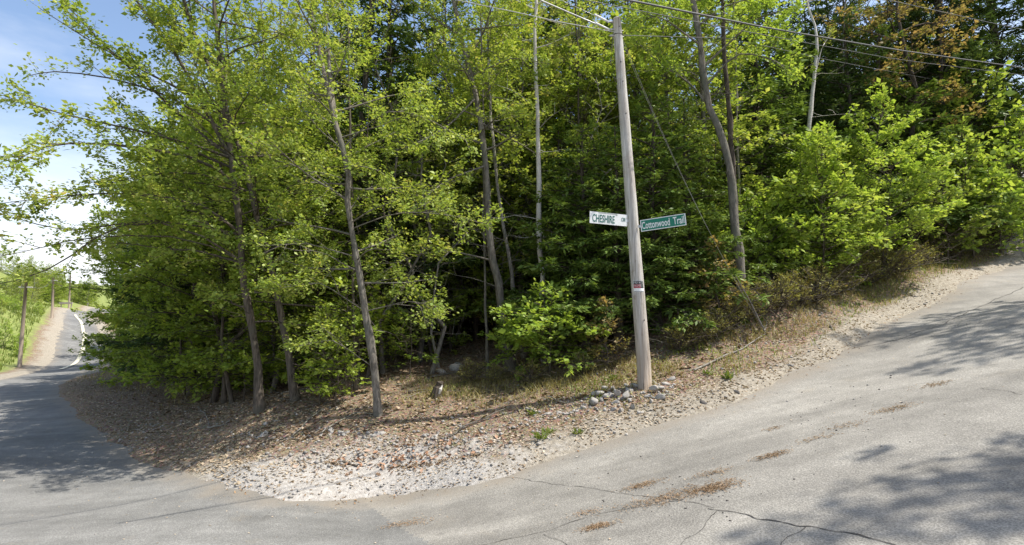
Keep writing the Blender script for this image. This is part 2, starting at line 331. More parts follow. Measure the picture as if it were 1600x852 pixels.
# ------------------------------------------------------------------ ground and roads: one shared grid, so the soil laps over the asphalt edge
def axis(lo, hi, a, b, step, far=1.13):
    c = list(np.arange(a, b + 1e-6, step)); s = step
    while c[-1] < hi: s *= far if abs(c[-1]) < 105 else 1.15; c.append(c[-1] + s)
    s = step; l = []
    x = a
    while x > lo: s *= far if abs(x) < 105 else 1.15; x -= s; l.append(x)
    return np.array(l[::-1] + c)
xs = axis(-900, 900, -11, 15, 0.075, 1.022); ys = axis(-300, 1100, 4.5, 16.5, 0.07, 1.022)
X, Y = np.meshgrid(xs, ys, indexing='ij'); Hb = H(X, Y); Dd = sdist(X, Y)
far = np.clip((np.hypot(X, Y) - 250) / 300, 0, 1); Hb = Hb * (1 - far) + 20 * far
Zt = Hb + relief(X, Y, Dd)
nx, ny = X.shape
idx = np.arange(nx * ny).reshape(nx, ny)
F = np.stack([idx[:-1, :-1], idx[1:, :-1], idx[1:, 1:], idx[:-1, 1:]], -1).reshape(-1, 4)
me = mesh_np('ground', np.stack([X, Y, Zt], -1).reshape(-1, 3), F, M['soil'], True)
def attrib(me, k, v):
    a = me.attributes.new(k, 'FLOAT', 'POINT'); a.data.foreach_set('value', np.asarray(v, np.float32).ravel())
corner = np.exp(-(((X + 2.8) / 3.2) ** 2 + ((Y - 9.2) / 1.5) ** 2))
sand = np.clip(1.0 - Dd / 1.35, 0, 1) * (np.hypot(X, Y) < 130) + 0.0
sand = np.where(X < -24, np.clip(1.0 - Dd / 2.2, 0, 1), sand * np.clip(1.0 - np.clip(-X - 4.5, 0, 9) / 4, 0.25, 1))
attrib(me, 'sand', sand); attrib(me, 'gravel', corner * 1.1)
leftbank = ((X < -26) & (X / np.maximum(Y, 1) < -0.60)).astype(float) * np.clip((Dd - .8) / 1.5, 0, 1)
attrib(me, 'green', leftbank * 0.95)
g = add('ground', me); tag(g, 'brown leaf-strewn soil bank and forest floor behind the road corner', kind='structure')
# roads: faces near the asphalt, split along the mouth of the side road
c1, c2 = np.array(on_slope(560, 785))[:2], np.array((4.5, -3.0))
side = (c2[0] - c1[0]) * (Y - c1[1]) - (c2[1] - c1[1]) * (X - c1[0])
Fd = Dd.reshape(-1)[F].min(1) < 0.8
Fs = side.reshape(-1)[F].mean(1) > 0
verge = np.clip(1 + Dd / 0.9, 0, 1)
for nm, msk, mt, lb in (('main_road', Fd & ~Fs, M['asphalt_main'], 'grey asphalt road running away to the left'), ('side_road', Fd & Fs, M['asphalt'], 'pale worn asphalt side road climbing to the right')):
    f = F[msk]; u, inv = np.unique(f, return_inverse=True)
    me = mesh_np(nm, np.stack([X, Y, Hb], -1).reshape(-1, 3)[u], inv.reshape(-1, 4), mt, True)
    attrib(me, 'verge', verge.reshape(-1)[u]); tag(add(nm, me), lb, kind='structure')

# pale centre line on the far road
mline, ntl = newmat('road_paint'); nzz = noisen(ntl, 3, 5, 0.7); finish(ntl, ramp(ntl, [(0.3, (0.45, 0.42, 0.30)), (0.6, (0.72, 0.68, 0.52))], nzz.outputs['Fac']).outputs[0], 0.7)
def ribbon(name, pts, wd, mat, lift=0.006, jitter=0, n=60):
    pts = np.array(pts, float); t = np.r_[0, np.cumsum(np.hypot(*np.diff(pts, axis=0).T))]; s = np.linspace(0, t[-1], n)
    x = np.interp(s, t, pts[:, 0]); y = np.interp(s, t, pts[:, 1])
    if jitter: x = x + (fbm(s, s * 0 + 3, 2.5, 4)) * jitter; y = y + (fbm(s, s * 0 + 9, 2.5, 4)) * jitter
    dx = np.gradient(x); dy = np.gradient(y); l = np.hypot(dx, dy) + 1e-9; nx_, ny_ = -dy / l, dx / l
    ww = wd if not jitter else wd * (0.6 + np.abs(fbm(s, s * 0 + 21, 4, 3)) * 2.2)
    a = np.stack([x + nx_ * ww / 2, y + ny_ * ww / 2], 1); b = np.stack([x - nx_ * ww / 2, y - ny_ * ww / 2], 1)
    V = np.concatenate([a, b]); V = np.c_[V, H(V[:, 0], V[:, 1]) + lift]
    i = np.arange(n - 1); me = mesh_np(name, V, np.stack([i, i + 1, i + 1 + n, i + n], 1), mat); return add(name, me)
tag(ribbon('road_marking', [at(118, 490, 79)[:2], at(126, 507, 70)[:2], at(134, 527, 60)[:2], at(130, 548, 51)[:2], at(116, 564, 45)[:2], at(95, 575, 40)[:2]], 0.28, mline, 0.05), 'pale centre line curving along the far road', kind='structure')
mcr, ntl = newmat('crack'); finish(ntl, (0.06, 0.055, 0.05), 1.0)
def gh(px, py): return ground_hit(px, py)[:2]
for pl, wd in (([(1105, 795), (1180, 808), (1260, 822), (1330, 838), (1400, 858)], .022), ([(690, 856), (760, 852), (840, 833), (900, 815), (940, 802), (1010, 790), (1070, 783)], .012),
               ([(790, 745), (860, 755), (940, 768), (1000, 777), (1060, 783), (1110, 795)], .011), ([(1330, 545), (1400, 533), (1470, 508), (1530, 480), (1600, 450)], .03),
               ([(1215, 855), (1240, 838), (1256, 822)], .012), ([(1530, 606), (1600, 616)], .012), ([(1060, 858), (1090, 830), (1125, 800)], .010), ([(850, 835), (880, 850), (900, 858)], .010)):
    tag(ribbon('asphalt_crack', [gh(*p) for p in pl], wd * .5, mcr, 0.005, 0.10, 90), 'thin dark crack in the side road asphalt', kind='structure')
# ------------------------------------------------------------------ tree builders
Zax = np.array((0, 0, 1.0))
def unit(v): return v / (np.linalg.norm(v) + 1e-9)
class Plant:
    """collects limbs (tubes) and leaf sprays, then makes a wood mesh and a crown mesh"""
    def __init__(s, seed): s.r = random.Random(seed); s.nr = np.random.RandomState(seed); s.pol = []; s.tw = []
    def limb(s, pts, r0, r1, sides=6): s.pol.append((np.array(pts, float), r0, r1, sides))
    def path(s, p, d, length, n, wob, lift):
        pts = [np.array(p, float)]; d = unit(np.array(d, float))
        for i in range(n):
            d = unit(d + s.nr.normal(0, wob, 3) + np.array((0, 0, lift))); pts.append(pts[-1] + d * length / n)
        return np.array(pts)
    def spray(s, pts, length, o, lvl=0):
        """side twigs in a loose flat fan along a limb; leaves on the twigs"""
        L_ = np.linalg.norm(np.diff(pts, axis=0), axis=1).sum(); nb = max(2, int(L_ / o['gap'])); sg = 1
        t0 = o.get('bare', 0.25) if lvl == 0 else 0.15
        for k in range(nb):
            t = t0 + (1 - t0) * (k + s.r.random()) / nb; q = t * (len(pts) - 1); i = min(int(q), len(pts) - 2); p = pts[i] + (pts[i + 1] - pts[i]) * (q - i)
            d = unit(pts[i + 1] - pts[i]); sd_ = unit(np.cross(d, Zax) + 1e-6); sg = -sg; a = s.r.uniform(.5, 1.15)
            dd = unit(d * math.cos(a) + sd_ * sg * math.sin(a) + np.array((0, 0, s.r.gauss(o.get('up', .05), o.get('flat', .2)))))
            l = length * (1 - 0.55 * t) * s.r.uniform(.6, 1.25)
            if lvl < o.get('levels', 1) and l > o['gap'] * 1.5:
                pp = s.path(p, dd, l, 3, .12, o.get('droop', 0))
                s.limb(pp, o['tr'] * (1.6 if lvl == 0 else 1), o['tr'] * .5, 3); s.spray(pp, l * .55, o, lvl + 1); s.tw.append((pp[-2], pp[-1]))
            else:
                e = p + dd * l; s.tw.append((p, e))
                if o.get('wood', True): s.limb([p, e], o['tr'] * .7, o['tr'] * .3, 3)
        s.tw.append((pts[-2], pts[-1]))
    def wood(s, name, mat):
        V = []; Fq = []; b = 0
        for sides in sorted({p[3] for p in s.pol}):
            for n_ in sorted({len(p[0]) for p in s.pol if p[3] == sides}):
                g = [p for p in s.pol if p[3] == sides and len(p[0]) == n_]
                P_ = np.stack([p[0] for p in g]); r0 = np.array([p[1] for p in g]); r1 = np.array([p[2] for p in g])
                T = np.gradient(P_, axis=1); T /= np.linalg.norm(T, axis=2, keepdims=True) + 1e-9
                ref = np.where(np.abs(T[..., 2:3]) > .9, np.array((1., 0, 0)), np.array((0, 0, 1.))); A_ = np.cross(T, ref); A_ /= np.linalg.norm(A_, axis=2, keepdims=True) + 1e-9; B_ = np.cross(T, A_)
                tt = np.linspace(0, 1, n_)[None]; rr = (r0[:, None] * (1 - tt) + r1[:, None] * tt)
                if sides > 6: rr = rr * (1 + .10 * s.nr.normal(size=rr.shape)) ; rr[:, 0] *= 1.5; rr[:, 1] *= 1.22
                th = np.arange(sides) * 2 * math.pi / sides
                ring = P_[:, :, None] + (A_[:, :, None] * np.cos(th)[None, None, :, None] + B_[:, :, None] * np.sin(th)[None, None, :, None]) * rr[:, :, None, None]
                m_ = len(g); V.append(ring.reshape(-1, 3)); I = b + np.arange(m_ * n_ * sides).reshape(m_, n_, sides); J = np.roll(I, -1, 2)
                Fq.append(np.stack([I[:, :-1], J[:, :-1], J[:, 1:], I[:, 1:]], -1).reshape(-1, 4)); b += m_ * n_ * sides
        return mesh_np(name, np.concatenate(V), np.concatenate(Fq), mat, True)
    def crown(s, name, mat, per=5, size=.09, wid=.6, up=1.0, jit=.05, cut=1.0, fold=.25, hang=.15, side=.8):
        tw = s.tw if cut >= 1 else [t for t in s.tw if s.r.random() < cut]
        A_ = np.array([t[0] for t in tw]); B_ = np.array([t[1] for t in tw]); n_ = len(tw); t = s.nr.rand(n_, per) * .85 + .15
        D = B_ - A_; P_ = (A_[:, None] + D[:, None] * t[..., None]).reshape(-1, 3); D = np.repeat(D / (np.linalg.norm(D, axis=1, keepdims=True) + 1e-9), per, 0)
        m_ = len(P_); P_ = P_ + s.nr.normal(0, jit, (m_, 3))
        S_ = np.cross(D, Zax) * s.nr.choice([-1, 1], (m_, 1)); ax_ = D * .7 + S_ * side + s.nr.normal(0, .35, (m_, 3)); ax_[:, 2] -= hang
        ax_ /= np.linalg.norm(ax_, axis=1, keepdims=True); nn = s.nr.normal(0, 1, (m_, 3)) * (1 / up) * .55 + Zax; nn -= (nn * ax_).sum(1, keepdims=True) * ax_; nn /= np.linalg.norm(nn, axis=1, keepdims=True) + 1e-9
        bb = np.cross(ax_, nn); sz = size * np.clip(np.exp(s.nr.normal(-.05, .38, (m_, 1))), .4, 1.9)
        v0 = P_; v2 = P_ + ax_ * sz; mid = P_ + ax_ * sz * .45 - nn * sz * fold * .3
        v1 = mid + bb * sz * wid * .5 + nn * sz * fold * .5; v3 = mid - bb * sz * wid * .5 + nn * sz * fold * .5
        V = np.stack([v0, v1, v2, v3], 1).reshape(-1, 3); i = np.arange(m_) * 4
        F_ = np.concatenate([np.stack([i, i + 1, i + 2], 1), np.stack([i, i + 2, i + 3], 1)])
        return mesh_np(name, V, F_, mat)
def broadleaf(seed, h, base, spread, nb, o, wood, leaf, tr=.1, lean=(0, 0), elev=(.1, .7), trunk=None, lk=None, wob=.05, bottom=.8):
    p = Plant(seed); 
    if trunk is None:
        n_ = 9; trunk = [np.array((0, 0, -.3))]; dx = np.array((lean[0], lean[1], 0.))
        for i in range(1, n_): trunk.append(np.array((dx[0] * i / n_ * h + p.r.gauss(0, wob * h * .15), dx[1] * i / n_ * h + p.r.gauss(0, wob * h * .15), h * i / (n_ - 1))))
    trunk = np.array(trunk, float); p.limb(trunk, tr, tr * .22, 9); zt = trunk[:, 2]; H_ = zt[-1]
    for k in range(nb):
        f = (k + p.r.random()) / nb; z = H_ * (base + (1 - base) * f); pt = np.array([np.interp(z, zt, trunk[:, 0]), np.interp(z, zt, trunk[:, 1]), z])
        a = k * 2.39996 + p.r.uniform(-.5, .5); e = elev[0] + (elev[1] - elev[0]) * f + p.r.gauss(0, .12)
        env = (bottom + (1 - bottom) * min(1, f * 3)) * (1 - f ** 2.2 * .8); l = spread * env * p.r.uniform(.6, 1.15)
        d = np.array((math.cos(a) * math.cos(e), math.sin(a) * math.cos(e), math.sin(e)))
        pp = p.path(pt, d, l, 5, .10, o.get('rise', .02)); p.limb(pp, max(.012, tr * .32 * l / spread), .006, 4); p.spray(pp, l * .45, o)
    for k in range(o.get('dead', 9)):
        z = H_ * p.r.uniform(.12, .6); pt = np.array([np.interp(z, zt, trunk[:, 0]), np.interp(z, zt, trunk[:, 1]), z]); a = p.r.uniform(0, 6.28); e = p.r.gauss(.15, .3)
        q_ = p.path(pt, (math.cos(a), math.sin(a), math.sin(e)), p.r.uniform(.5, 1.7), 4, .2, .02); p.limb(q_, .011, .004, 3)
        for j in (1, 2, 3): p.limb(p.path(q_[j], (p.r.gauss(0, 1), p.r.gauss(0, 1), p.r.gauss(.2, .5)), p.r.uniform(.2, .6), 2, .2, 0), .006, .003, 3)
    p.tw.append((trunk[-2], trunk[-1]))
    return p
def hemlock(seed, h, spread, nb, tr=.12, droop=-.06, gap=.16, base=.05, wood=True, trunk=None):
    p = Plant(seed)
    if trunk is None: trunk = [(p.r.gauss(0, .03), p.r.gauss(0, .03), -.3 + (h + .3) * i / 6) for i in range(7)]
    trunk = np.array(trunk, float)
    p.limb(trunk, tr, .015, 8); o = dict(gap=gap, tr=.006, levels=1, flat=.10, up=-.02, droop=-.05, bare=.12, wood=False)
    for k in range(nb):
        f = (k + p.r.random()) / nb; z = h * (base + (1 - base) * f); a = k * 2.39996 + p.r.uniform(-.4, .4); e = .18 + .35 * f + p.r.gauss(0, .08)
        l = spread * (1 - f) ** .75 * p.r.uniform(.7, 1.1) + .15; d = np.array((math.cos(a) * math.cos(e), math.sin(a) * math.cos(e), math.sin(e)))
        c = np.array((np.interp(z, trunk[:, 2], trunk[:, 0]), np.interp(z, trunk[:, 2], trunk[:, 1]), z))
        pp = p.path(c, d, l, 5, .05, droop); p.limb(pp, .008 + .012 * l, .004, 4); p.spray(pp, l * .38, o)
    return p
def plant_mesh(kind, p, wood, leaf, **k): return (p.wood(kind + '_trunk', M[wood]), p.crown(kind + '_crown', M[leaf], **k))
def place(name, meshes, loc, rz=0, s=1.0, label=None, cat='tree', group=None, parts=('trunk', 'crown')):
    o = empty(name, loc, rz, s); tag(o, label, cat, group)
    for nm, me_ in zip(parts, meshes):
        if me_: add(nm, me_, o)
    return o
def trunk_px(pts, d, extra=3.0, base=None, rate=0.0):
    """trunk path through picture points at distance d -> base location, local path"""
    W = [at(px, py, d + rate * i) for i, (px, py) in enumerate(pts)]
    b = W[0].copy() if base is None else np.array(base); b[2] = gz(b[0], b[1]); 
    loc = [np.array((0, 0, -.25))] + [q - b for q in W if (q - b)[2] > .05]
    e = unit(loc[-1] - loc[-2]); 
    if extra: loc += [loc[-1] + (e + Zax * .25) * extra * .5, loc[-1] + (e * .8 + Zax * .5) * extra]
    P_ = np.array(loc); t = np.r_[0, np.cumsum(np.linalg.norm(np.diff(P_, axis=0), axis=1))]; s_ = np.linspace(0, t[-1], 24)
    P2_ = np.stack([np.interp(s_, t, P_[:, i]) for i in range(3)], 1); P2_[1:-1] = P2_[1:-1] * .6 + (P2_[:-2] + P2_[2:]) * .2; P2_[2:-1] += np.random.RandomState(int(d * 977) % 999).normal(0, .018, (21, 3))
    return b, P2_

# --------- variants shared between many trees of the wood
OB = dict(gap=.30, tr=.006, levels=1, flat=.22, up=.06)
def var(kind, n, fn): return [fn(i) for i in range(n)]
tall = var('tall', 4, lambda i: plant_mesh('forest_tree', broadleaf(100 + i, 13.5 + i, .22, 2.8, 58, OB, 0, 0, tr=.12, wob=.12, elev=(.15, .9)), ['bark_brown', 'bark_grey', 'bark_dark', 'bark_pale'][i], ['leaf_maple', 'leaf_budding', 'leaf_mid', 'leaf_maple'][i], per=9, size=.115))
full = var('full', 3, lambda i: plant_mesh('edge_tree', broadleaf(200 + i, 10 + i, .05, 3.0, 80, dict(OB, gap=.27), 0, 0, tr=.09, wob=.12, elev=(-.05, .8)), ['bark_brown', 'bark_grey', 'bark_dark'][i], ['leaf_mid', 'leaf_maple', 'leaf_mid'][i], per=10, size=.11, up=1.3))
thin = var('thin', 3, lambda i: plant_mesh('slender_tree', broadleaf(300 + i, 13, .35, 1.7, 32, OB, 0, 0, tr=.055, wob=.15, elev=(.4, 1.0)), ['bark_pale', 'bark_dark', 'bark_brown'][i], ['leaf_budding', 'leaf_maple', 'leaf_mid'][i], per=9, size=.10))
young = var('young', 4, lambda i: plant_mesh('sapling', broadleaf(400 + i, 2.6 + .3 * i, .12, 1.0, 26, dict(gap=.17, tr=.004, levels=1, flat=.15, up=.05), 0, 0, tr=.018, wob=.1, elev=(.0, .7)), 'bark_brown', ['leaf_mid', 'leaf_maple', 'leaf_lime', 'leaf_mid'][i], per=5, size=.115, up=1.5, wid=.65))
bush = var('bush', 4, lambda i: plant_mesh('bright_bush', broadleaf(500 + i, 1.9 + .4 * i, .03, 1.25, 34, dict(gap=.16, tr=.004, levels=1, flat=.3, up=.15), 0, 0, tr=.02, wob=.1, elev=(.2, 1.1)), 'bark_brown', ['leaf_lime', 'leaf_lime', 'leaf_maple', 'leaf_lime'][i], per=5, size=.10, up=.9, wid=.7))
hem = var('hem', 3, lambda i: plant_mesh('hemlock', hemlock(600 + i, 5 + 1.5 * i, 1.9 + .3 * i, 80 + 12 * i), 'bark_dark', ['needle', 'needle', 'needle_dark'][i], per=11, size=.11, wid=.34, up=1.4, jit=.025, fold=.1, hang=.1))
bighem = plant_mesh('big_hemlock', hemlock(650, 17, 3.6, 120, tr=.24, gap=.26, base=.14), 'bark_dark', 'needle_dark', per=11, size=.19, wid=.30, up=1.4, jit=.05, fold=.1)
# ------------------------------------------------------------------ the wood behind the corner
rr = random.Random(11)
def put(name, ms, x, y, rz=None, s=1.0, label=None, cat='tree', group=None):
    return place(name, ms, (x, y, gz(x, y)), rr.uniform(0, 6.28) if rz is None else rz, s, label, cat, group)
OH = dict(gap=.26, tr=.006, levels=1, flat=.42, up=.08, bare=.15)
def hero(name, px, d, r, wood, leaf, label, seed, extra=3.0, base_t=.35, spread=2.4, nb=26, per=7, size=.10, limbs=(), elev=(.1, .8), top=None, o=OH, rate=0.0, cut=1.0, forks=()):
    b, T = trunk_px(px, d, extra, rate=rate)
    p = broadleaf(seed, 0, base_t, spread, int(nb * 1.35), o, 0, 0, tr=r * (.66 if name == 'maple_tree' and seed < 4 else .76), trunk=T, elev=elev)
    for pts, d0, d1, lr, lo in limbs:
        W = np.array([at(q[0], q[1], d0 + (d1 - d0) * i / (len(pts) - 1)) - b for i, q in enumerate(pts)])
        j = np.argmin(np.linalg.norm(T - W[0], axis=1)); W[0] = T[j]
        t = np.linspace(0, 1, len(W)); s_ = np.linspace(0, 1, 9); W = np.stack([np.interp(s_, t, W[:, i]) for i in range(3)], 1); W[1:-1] = W[1:-1] * .6 + (W[:-2] + W[2:]) * .2
        p.limb(W, lr, .006, 5); p.spray(W, lo.get('len', 1.0), lo)
    ms = (p.wood(name + '_trunk', M[wood]), p.crown(name + '_crown', M[leaf], per=int(per * 2.6), size=size * .76, jit=.075, cut=cut))
    return place(name, ms, b, 0, 1, label)
LO = dict(gap=.24, tr=.006, levels=1, flat=.42, up=.10, bare=.25, len=1.1)
LS = dict(gap=.42, tr=.006, levels=1, flat=.35, up=.18, bare=.2, len=.9)
LD = dict(LO, gap=.2, len=1.3)
hero('maple_tree', [(408, 642), (400, 560), (385, 470), (376, 390), (370, 300), (355, 200), (345, 100), (335, 0)], 13, .15, 'bark_brown', 'leaf_maple',
     'brown rough-barked maple nearest the left road, its long limbs reaching left across the sky', 1, limbs=[
    ([(372, 300), (330, 248), (200, 226), (110, 222), (55, 230), (10, 262)], 13, 10.5, .045, LO),
    ([(366, 260), (300, 225), (200, 200), (100, 180), (0, 148)], 13, 11.5, .04, LO),
    ([(374, 350), (320, 318), (210, 300), (110, 305), (0, 318)], 13, 11, .035, LD),
    ([(378, 400), (300, 366), (180, 368), (110, 374), (50, 392), (-10, 402)], 13, 11, .018, LS),
    ([(378, 400), (280, 340), (170, 350), (120, 396), (60, 432), (-10, 446)], 13, 11, .03, LS),
    ([(376, 380), (240, 340), (120, 362), (60, 352), (-10, 330)], 13, 11.5, .025, LS),
    ([(360, 230), (320, 170), (280, 90), (210, 0), (180, -60)], 13, 12.5, .06, LO),
    ([(320, 170), (240, 120), (150, 70), (60, 12)], 13, 11.5, .03, LS),
    ([(355, 200), (270, 150), (170, 120), (80, 110), (40, 120)], 13, 11.5, .03, LS)], nb=30, spread=2.8, base_t=.14, per=8, size=.105)
hero('maple_tree', [(465, 642), (450, 560), (440, 490), (420, 400), (404, 345), (380, 250), (350, 150), (300, 50), (280, -30)], 13.3, .13, 'bark_brown', 'leaf_maple',
     'brown maple leaning left, just right of the road-nearest rough-barked tree', 2, limbs=[
    ([(380, 250), (300, 200), (230, 130), (150, 60), (90, -10)], 13.3, 12, .05, LO),
    ([(404, 345), (440, 300), (500, 260), (560, 262)], 13, 12, .03, LO),
    ([(390, 290), (320, 270), (240, 270), (160, 290)], 13, 12, .03, LD)], nb=40, spread=2.7, base_t=.14, per=8)
hero('maple_tree', [(592, 656), (588, 600), (580, 530), (565, 450), (553, 390), (545, 300), (525, 190), (505, 110), (490, 40), (478, -20)], 11.8, .13, 'bark_grey', 'leaf_maple',
     'grey trunk standing nearest the gravel bank in the middle, forking high up', 3, limbs=[
    ([(525, 190), (514, 110), (512, 50), (506, -20)], 11.8, 12, .06, LO),
    ([(545, 300), (480, 260), (420, 250), (400, 230)], 11.8, 11, .014, LO),
    ([(550, 350), (620, 330), (700, 335), (760, 350)], 11.8, 11.5, .014, LO),
    ([(530, 220), (600, 170), (660, 180), (730, 220)], 11.8, 11.5, .016, LO),
    ([(556, 400), (480, 380), (400, 385)], 11.8, 11, .014, LO), ([(570, 470), (500, 440), (440, 450)], 11.8, 11, .012, LO), ([(575, 500), (640, 470), (690, 480)], 11.8, 11.2, .012, LO), ([(582, 560), (520, 530), (470, 540)], 11.8, 11.2, .010, LO)], nb=34, spread=2.0, base_t=.2, per=8, size=.085)
hero('hemlock_tree', [(572, 600), (566, 450), (563, 300), (566, 200), (572, 100), (580, 0)], 18, .24, 'bark_dark', 'needle_dark',
     'thick dark hemlock trunk behind the grey forking trunk', 4, nb=2, spread=1, per=2)
hero('maple_tree', [(800, 578), (787, 500), (772, 420), (763, 340), (757, 240), (740, 130), (722, 60), (703, -10)], 15, .16, 'bark_grey', 'leaf_maple',
     'stout brown-grey trunk leaning left in the middle of the wood, left of the straight birch', 5, limbs=[
    ([(745, 160), (700, 200), (640, 230), (600, 240)], 15, 13, .03, LO), ([(760, 270), (700, 280), (650, 320)], 15, 13, .03, LO),
    ([(770, 400), (700, 390), (640, 400), (590, 430)], 15, 13, .03, LO), ([(740, 130), (800, 90), (860, 100)], 15, 14, .03, LO)], nb=24, spread=2.4, base_t=.4, per=8)
hero('maple_tree', [(822, 586), (806, 470), (796, 400), (782, 330), (772, 240), (766, 180), (762, 60), (762, -10)], 16, .085, 'bark_pale', 'leaf_maple',
     'thinner pale trunk crossing just behind the stout leaning trunk', 6, nb=20, spread=1.8, base_t=.45)
hero('birch_tree', [(852, 560), (846, 440), (843, 340), (840, 240), (838, 150), (837, 60), (836, -10)], 15, .115, 'bark_birch', 'leaf_budding',
     'straight pale birch trunk left of the utility pole', 7, nb=16, spread=1.6, base_t=.6, size=.08)
hero('slender_tree', [(948, 420), (935, 320), (920, 200), (905, 120), (893, 70), (885, -10)], 19, .05, 'bark_pale', 'leaf_budding',
     'very thin pale trunk between the birch and the utility pole', 8, nb=22, spread=1.7, base_t=.4, size=.09)
hero('maple_tree', [(1160, 478), (1158, 430), (1150, 360), (1144, 290), (1136, 240), (1122, 200), (1106, 160), (1098, 110), (1092, 50), (1080, -10)], 14, .16, 'bark_grey', 'leaf_lime',
     'smooth grey curving trunk on the bank right of the utility pole', 9, limbs=[
    ([(1102, 120), (1150, 80), (1200, 90), (1240, 110)], 14, 13, .03, LO), ([(1092, 60), (1040, 30), (1000, 20)], 14, 13, .03, LO),
    ([(1115, 180), (1080, 130), (1030, 100), (990, 60)], 14, 15, .03, LO), ([(1100, 110), (1180, 30), (1240, 10)], 14, 13, .03, LO), ([(1090, 50), (1130, 10), (1200, -10)], 14, 12.8, .03, LO)], nb=16, spread=2.2, base_t=.65, per=7)
hero('maple_tree', [(1156, 470), (1150, 390), (1148, 300), (1140, 200), (1132, 100), (1128, -10)], 14.8, .12, 'bark_dark', 'leaf_lime',
     'darker straight trunk just behind the smooth curving one', 10, nb=16, spread=2.2, base_t=.6)
hero('slender_tree', [(1158, 420), (1154, 300), (1152, 200), (1150, 100), (1146, -10)], 17, .06, 'bark_pale', 'leaf_mid', 'thin pale trunk behind the pair of joined trunks on the bank', 12, nb=14, spread=1.5, base_t=.6)
hero('birch_tree', [(1248, 400), (1250, 330), (1256, 250), (1265, 190), (1272, 120), (1277, 75), (1277, 40), (1262, 12), (1254, -12)], 19, .135, 'bark_birch', 'leaf_budding',
     'white birch with a crooked forked top above the bright bushes', 11, extra=1.5, limbs=[([(1272, 120), (1284, 75), (1296, 55)], 19, 19, .02, LS)], nb=8, spread=1.2, base_t=.8, size=.08)
for i, (px, py, d, r_, wd, lb) in enumerate([(660, 570, 20, .05, 'bark_pale', 'thin pale trunk in the shade behind the boulder'), (762, 582, 15.2, .05, 'bark_grey', 'thin grey stem rising just left of the stout leaning trunk'),
        (1318, 400, 23, .07, 'bark_pale', 'pale straight trunk right of the white birch'), (352, 590, 16, .07, 'bark_brown', 'thin brown stem in the shade left of the road-nearest rough trunk'),
        (556, 640, 13.5, .055, 'bark_brown', 'thin dark stem just left of the grey forking trunk'), (500, 610, 16, .06, 'bark_dark', 'dark shaded stem between the left maples and the grey forking trunk'),
        (430, 600, 16.5, .06, 'bark_pale', 'pale thin stem behind the two brown maples'), (705, 560, 18.5, .06, 'bark_dark', 'dark thin stem directly behind the grey boulder'),
        (1475, 330, 23, .14, 'bark_dark', 'dark thick trunk under the bronze leaves at upper right'), (905, 540, 17, .06, 'bark_dark', 'dark slim stem left of the utility pole foot')]):
    tx = rr.uniform(-12, 12); hero('slender_tree', [(px, py), (px - 3 + tx * .2, py - 120), (px - 6 + tx * .5, py - 260), (px - 8 + tx, py - 420), (px - 14 + tx, min(py - 560, -10))], d, r_, wd, ['leaf_maple', 'leaf_mid', 'leaf_budding'][i % 3], lb, 40 + i, nb=16, spread=1.7, base_t=.45, size=.10)

def region(px):
    for lim, ph in ((230, 'far left beside the road'), (390, 'behind the road-nearest rough trunk'), (500, 'behind the two brown maples'), (640, 'behind the grey forking trunk'), (740, 'behind the boulder'),
                    (830, 'behind the stout leaning trunk'), (960, 'between the birch and the utility pole'), (1090, 'right behind the utility pole'), (1210, 'behind the curving trunk'), (1310, 'behind the white birch'), (1430, 'behind the tallest young maple'), (9999, 'near the right edge')):
        if px < lim: return ph
# edge of the wood along the left road
edge = [(-9.2, 17.5, 1, .8), (-12.5, 19.5, 0, .95), (-15.0, 23.5, 2, 1.0), (-18.4, 27.0, 1, 1.0), (-20.5, 31.5, 0, 1.05), (-22.5, 36.0, 2, 1.1), (-24.5, 42.5, 1, 1.1), (-30.5, 49, 0, 1.1), (-35, 56, 1, 1.1), (-39, 63, 2, 1.1),
        (-7.0, 19.5, 2, .9), (-10.0, 23.5, 0, .95), (-12.5, 28, 1, 1.1), (-16, 34, 2, 1.2), (-19, 41, 1, 1.25), (-24, 52, 0, 1.2), (-4.5, 17.5, 1, .8), (-30, 62, 1, 1.3), (-36, 74, 2, 1.3), (-45, 80, 0, 1.2)]
for x, y, v, s in edge:
    x += max(0, min(5.2, (y - 17) * .42)) + (1.5 if y > 17 and x > -16 else 0)
    put('edge_tree', full[v], x, y, None, s * rr.uniform(.92, 1.08), 'leafy green tree with low boughs, in the row lining the left road', 'tree', 'leafy trees lining the left road')
for px, py, v, s in [(380, 632, 3, .8), (500, 640, 0, .8), (540, 625, 2, .9), (330, 610, 2, 1.1), (250, 600, 2, 1.1), (640, 600, 2, .7), (430, 615, 3, 1.3), (480, 600, 0, 1.4), (520, 590, 1, 1.5), (400, 590, 1, 1.5), (350, 600, 3, 1.5), (620, 580, 3, 1.2), (560, 600, 0, 1.3), (300, 590, 1, 1.6), (660, 560, 1, 1.6), (720, 545, 3, 1.5), (260, 590, 3, 1.6), (300, 600, 0, .9), (250, 585, 3, 1.0), (210, 590, 1, 1.0), (340, 630, 0, .8), (500, 600, 3, .9), (455, 610, 0, .8), (600, 590, 1, .7), (525, 640, 0, .6), (370, 600, 3, .9), (180, 565, 0, 1.2), (640, 560, 3, .8), (560, 570, 0, .9)]:
    q = ground_hit(px, py); put('sapling', young[v], q[0], q[1], None, s, 'leafy green understory sapling ' + region(px), 'sapling', 'green understory saplings ' + region(px))
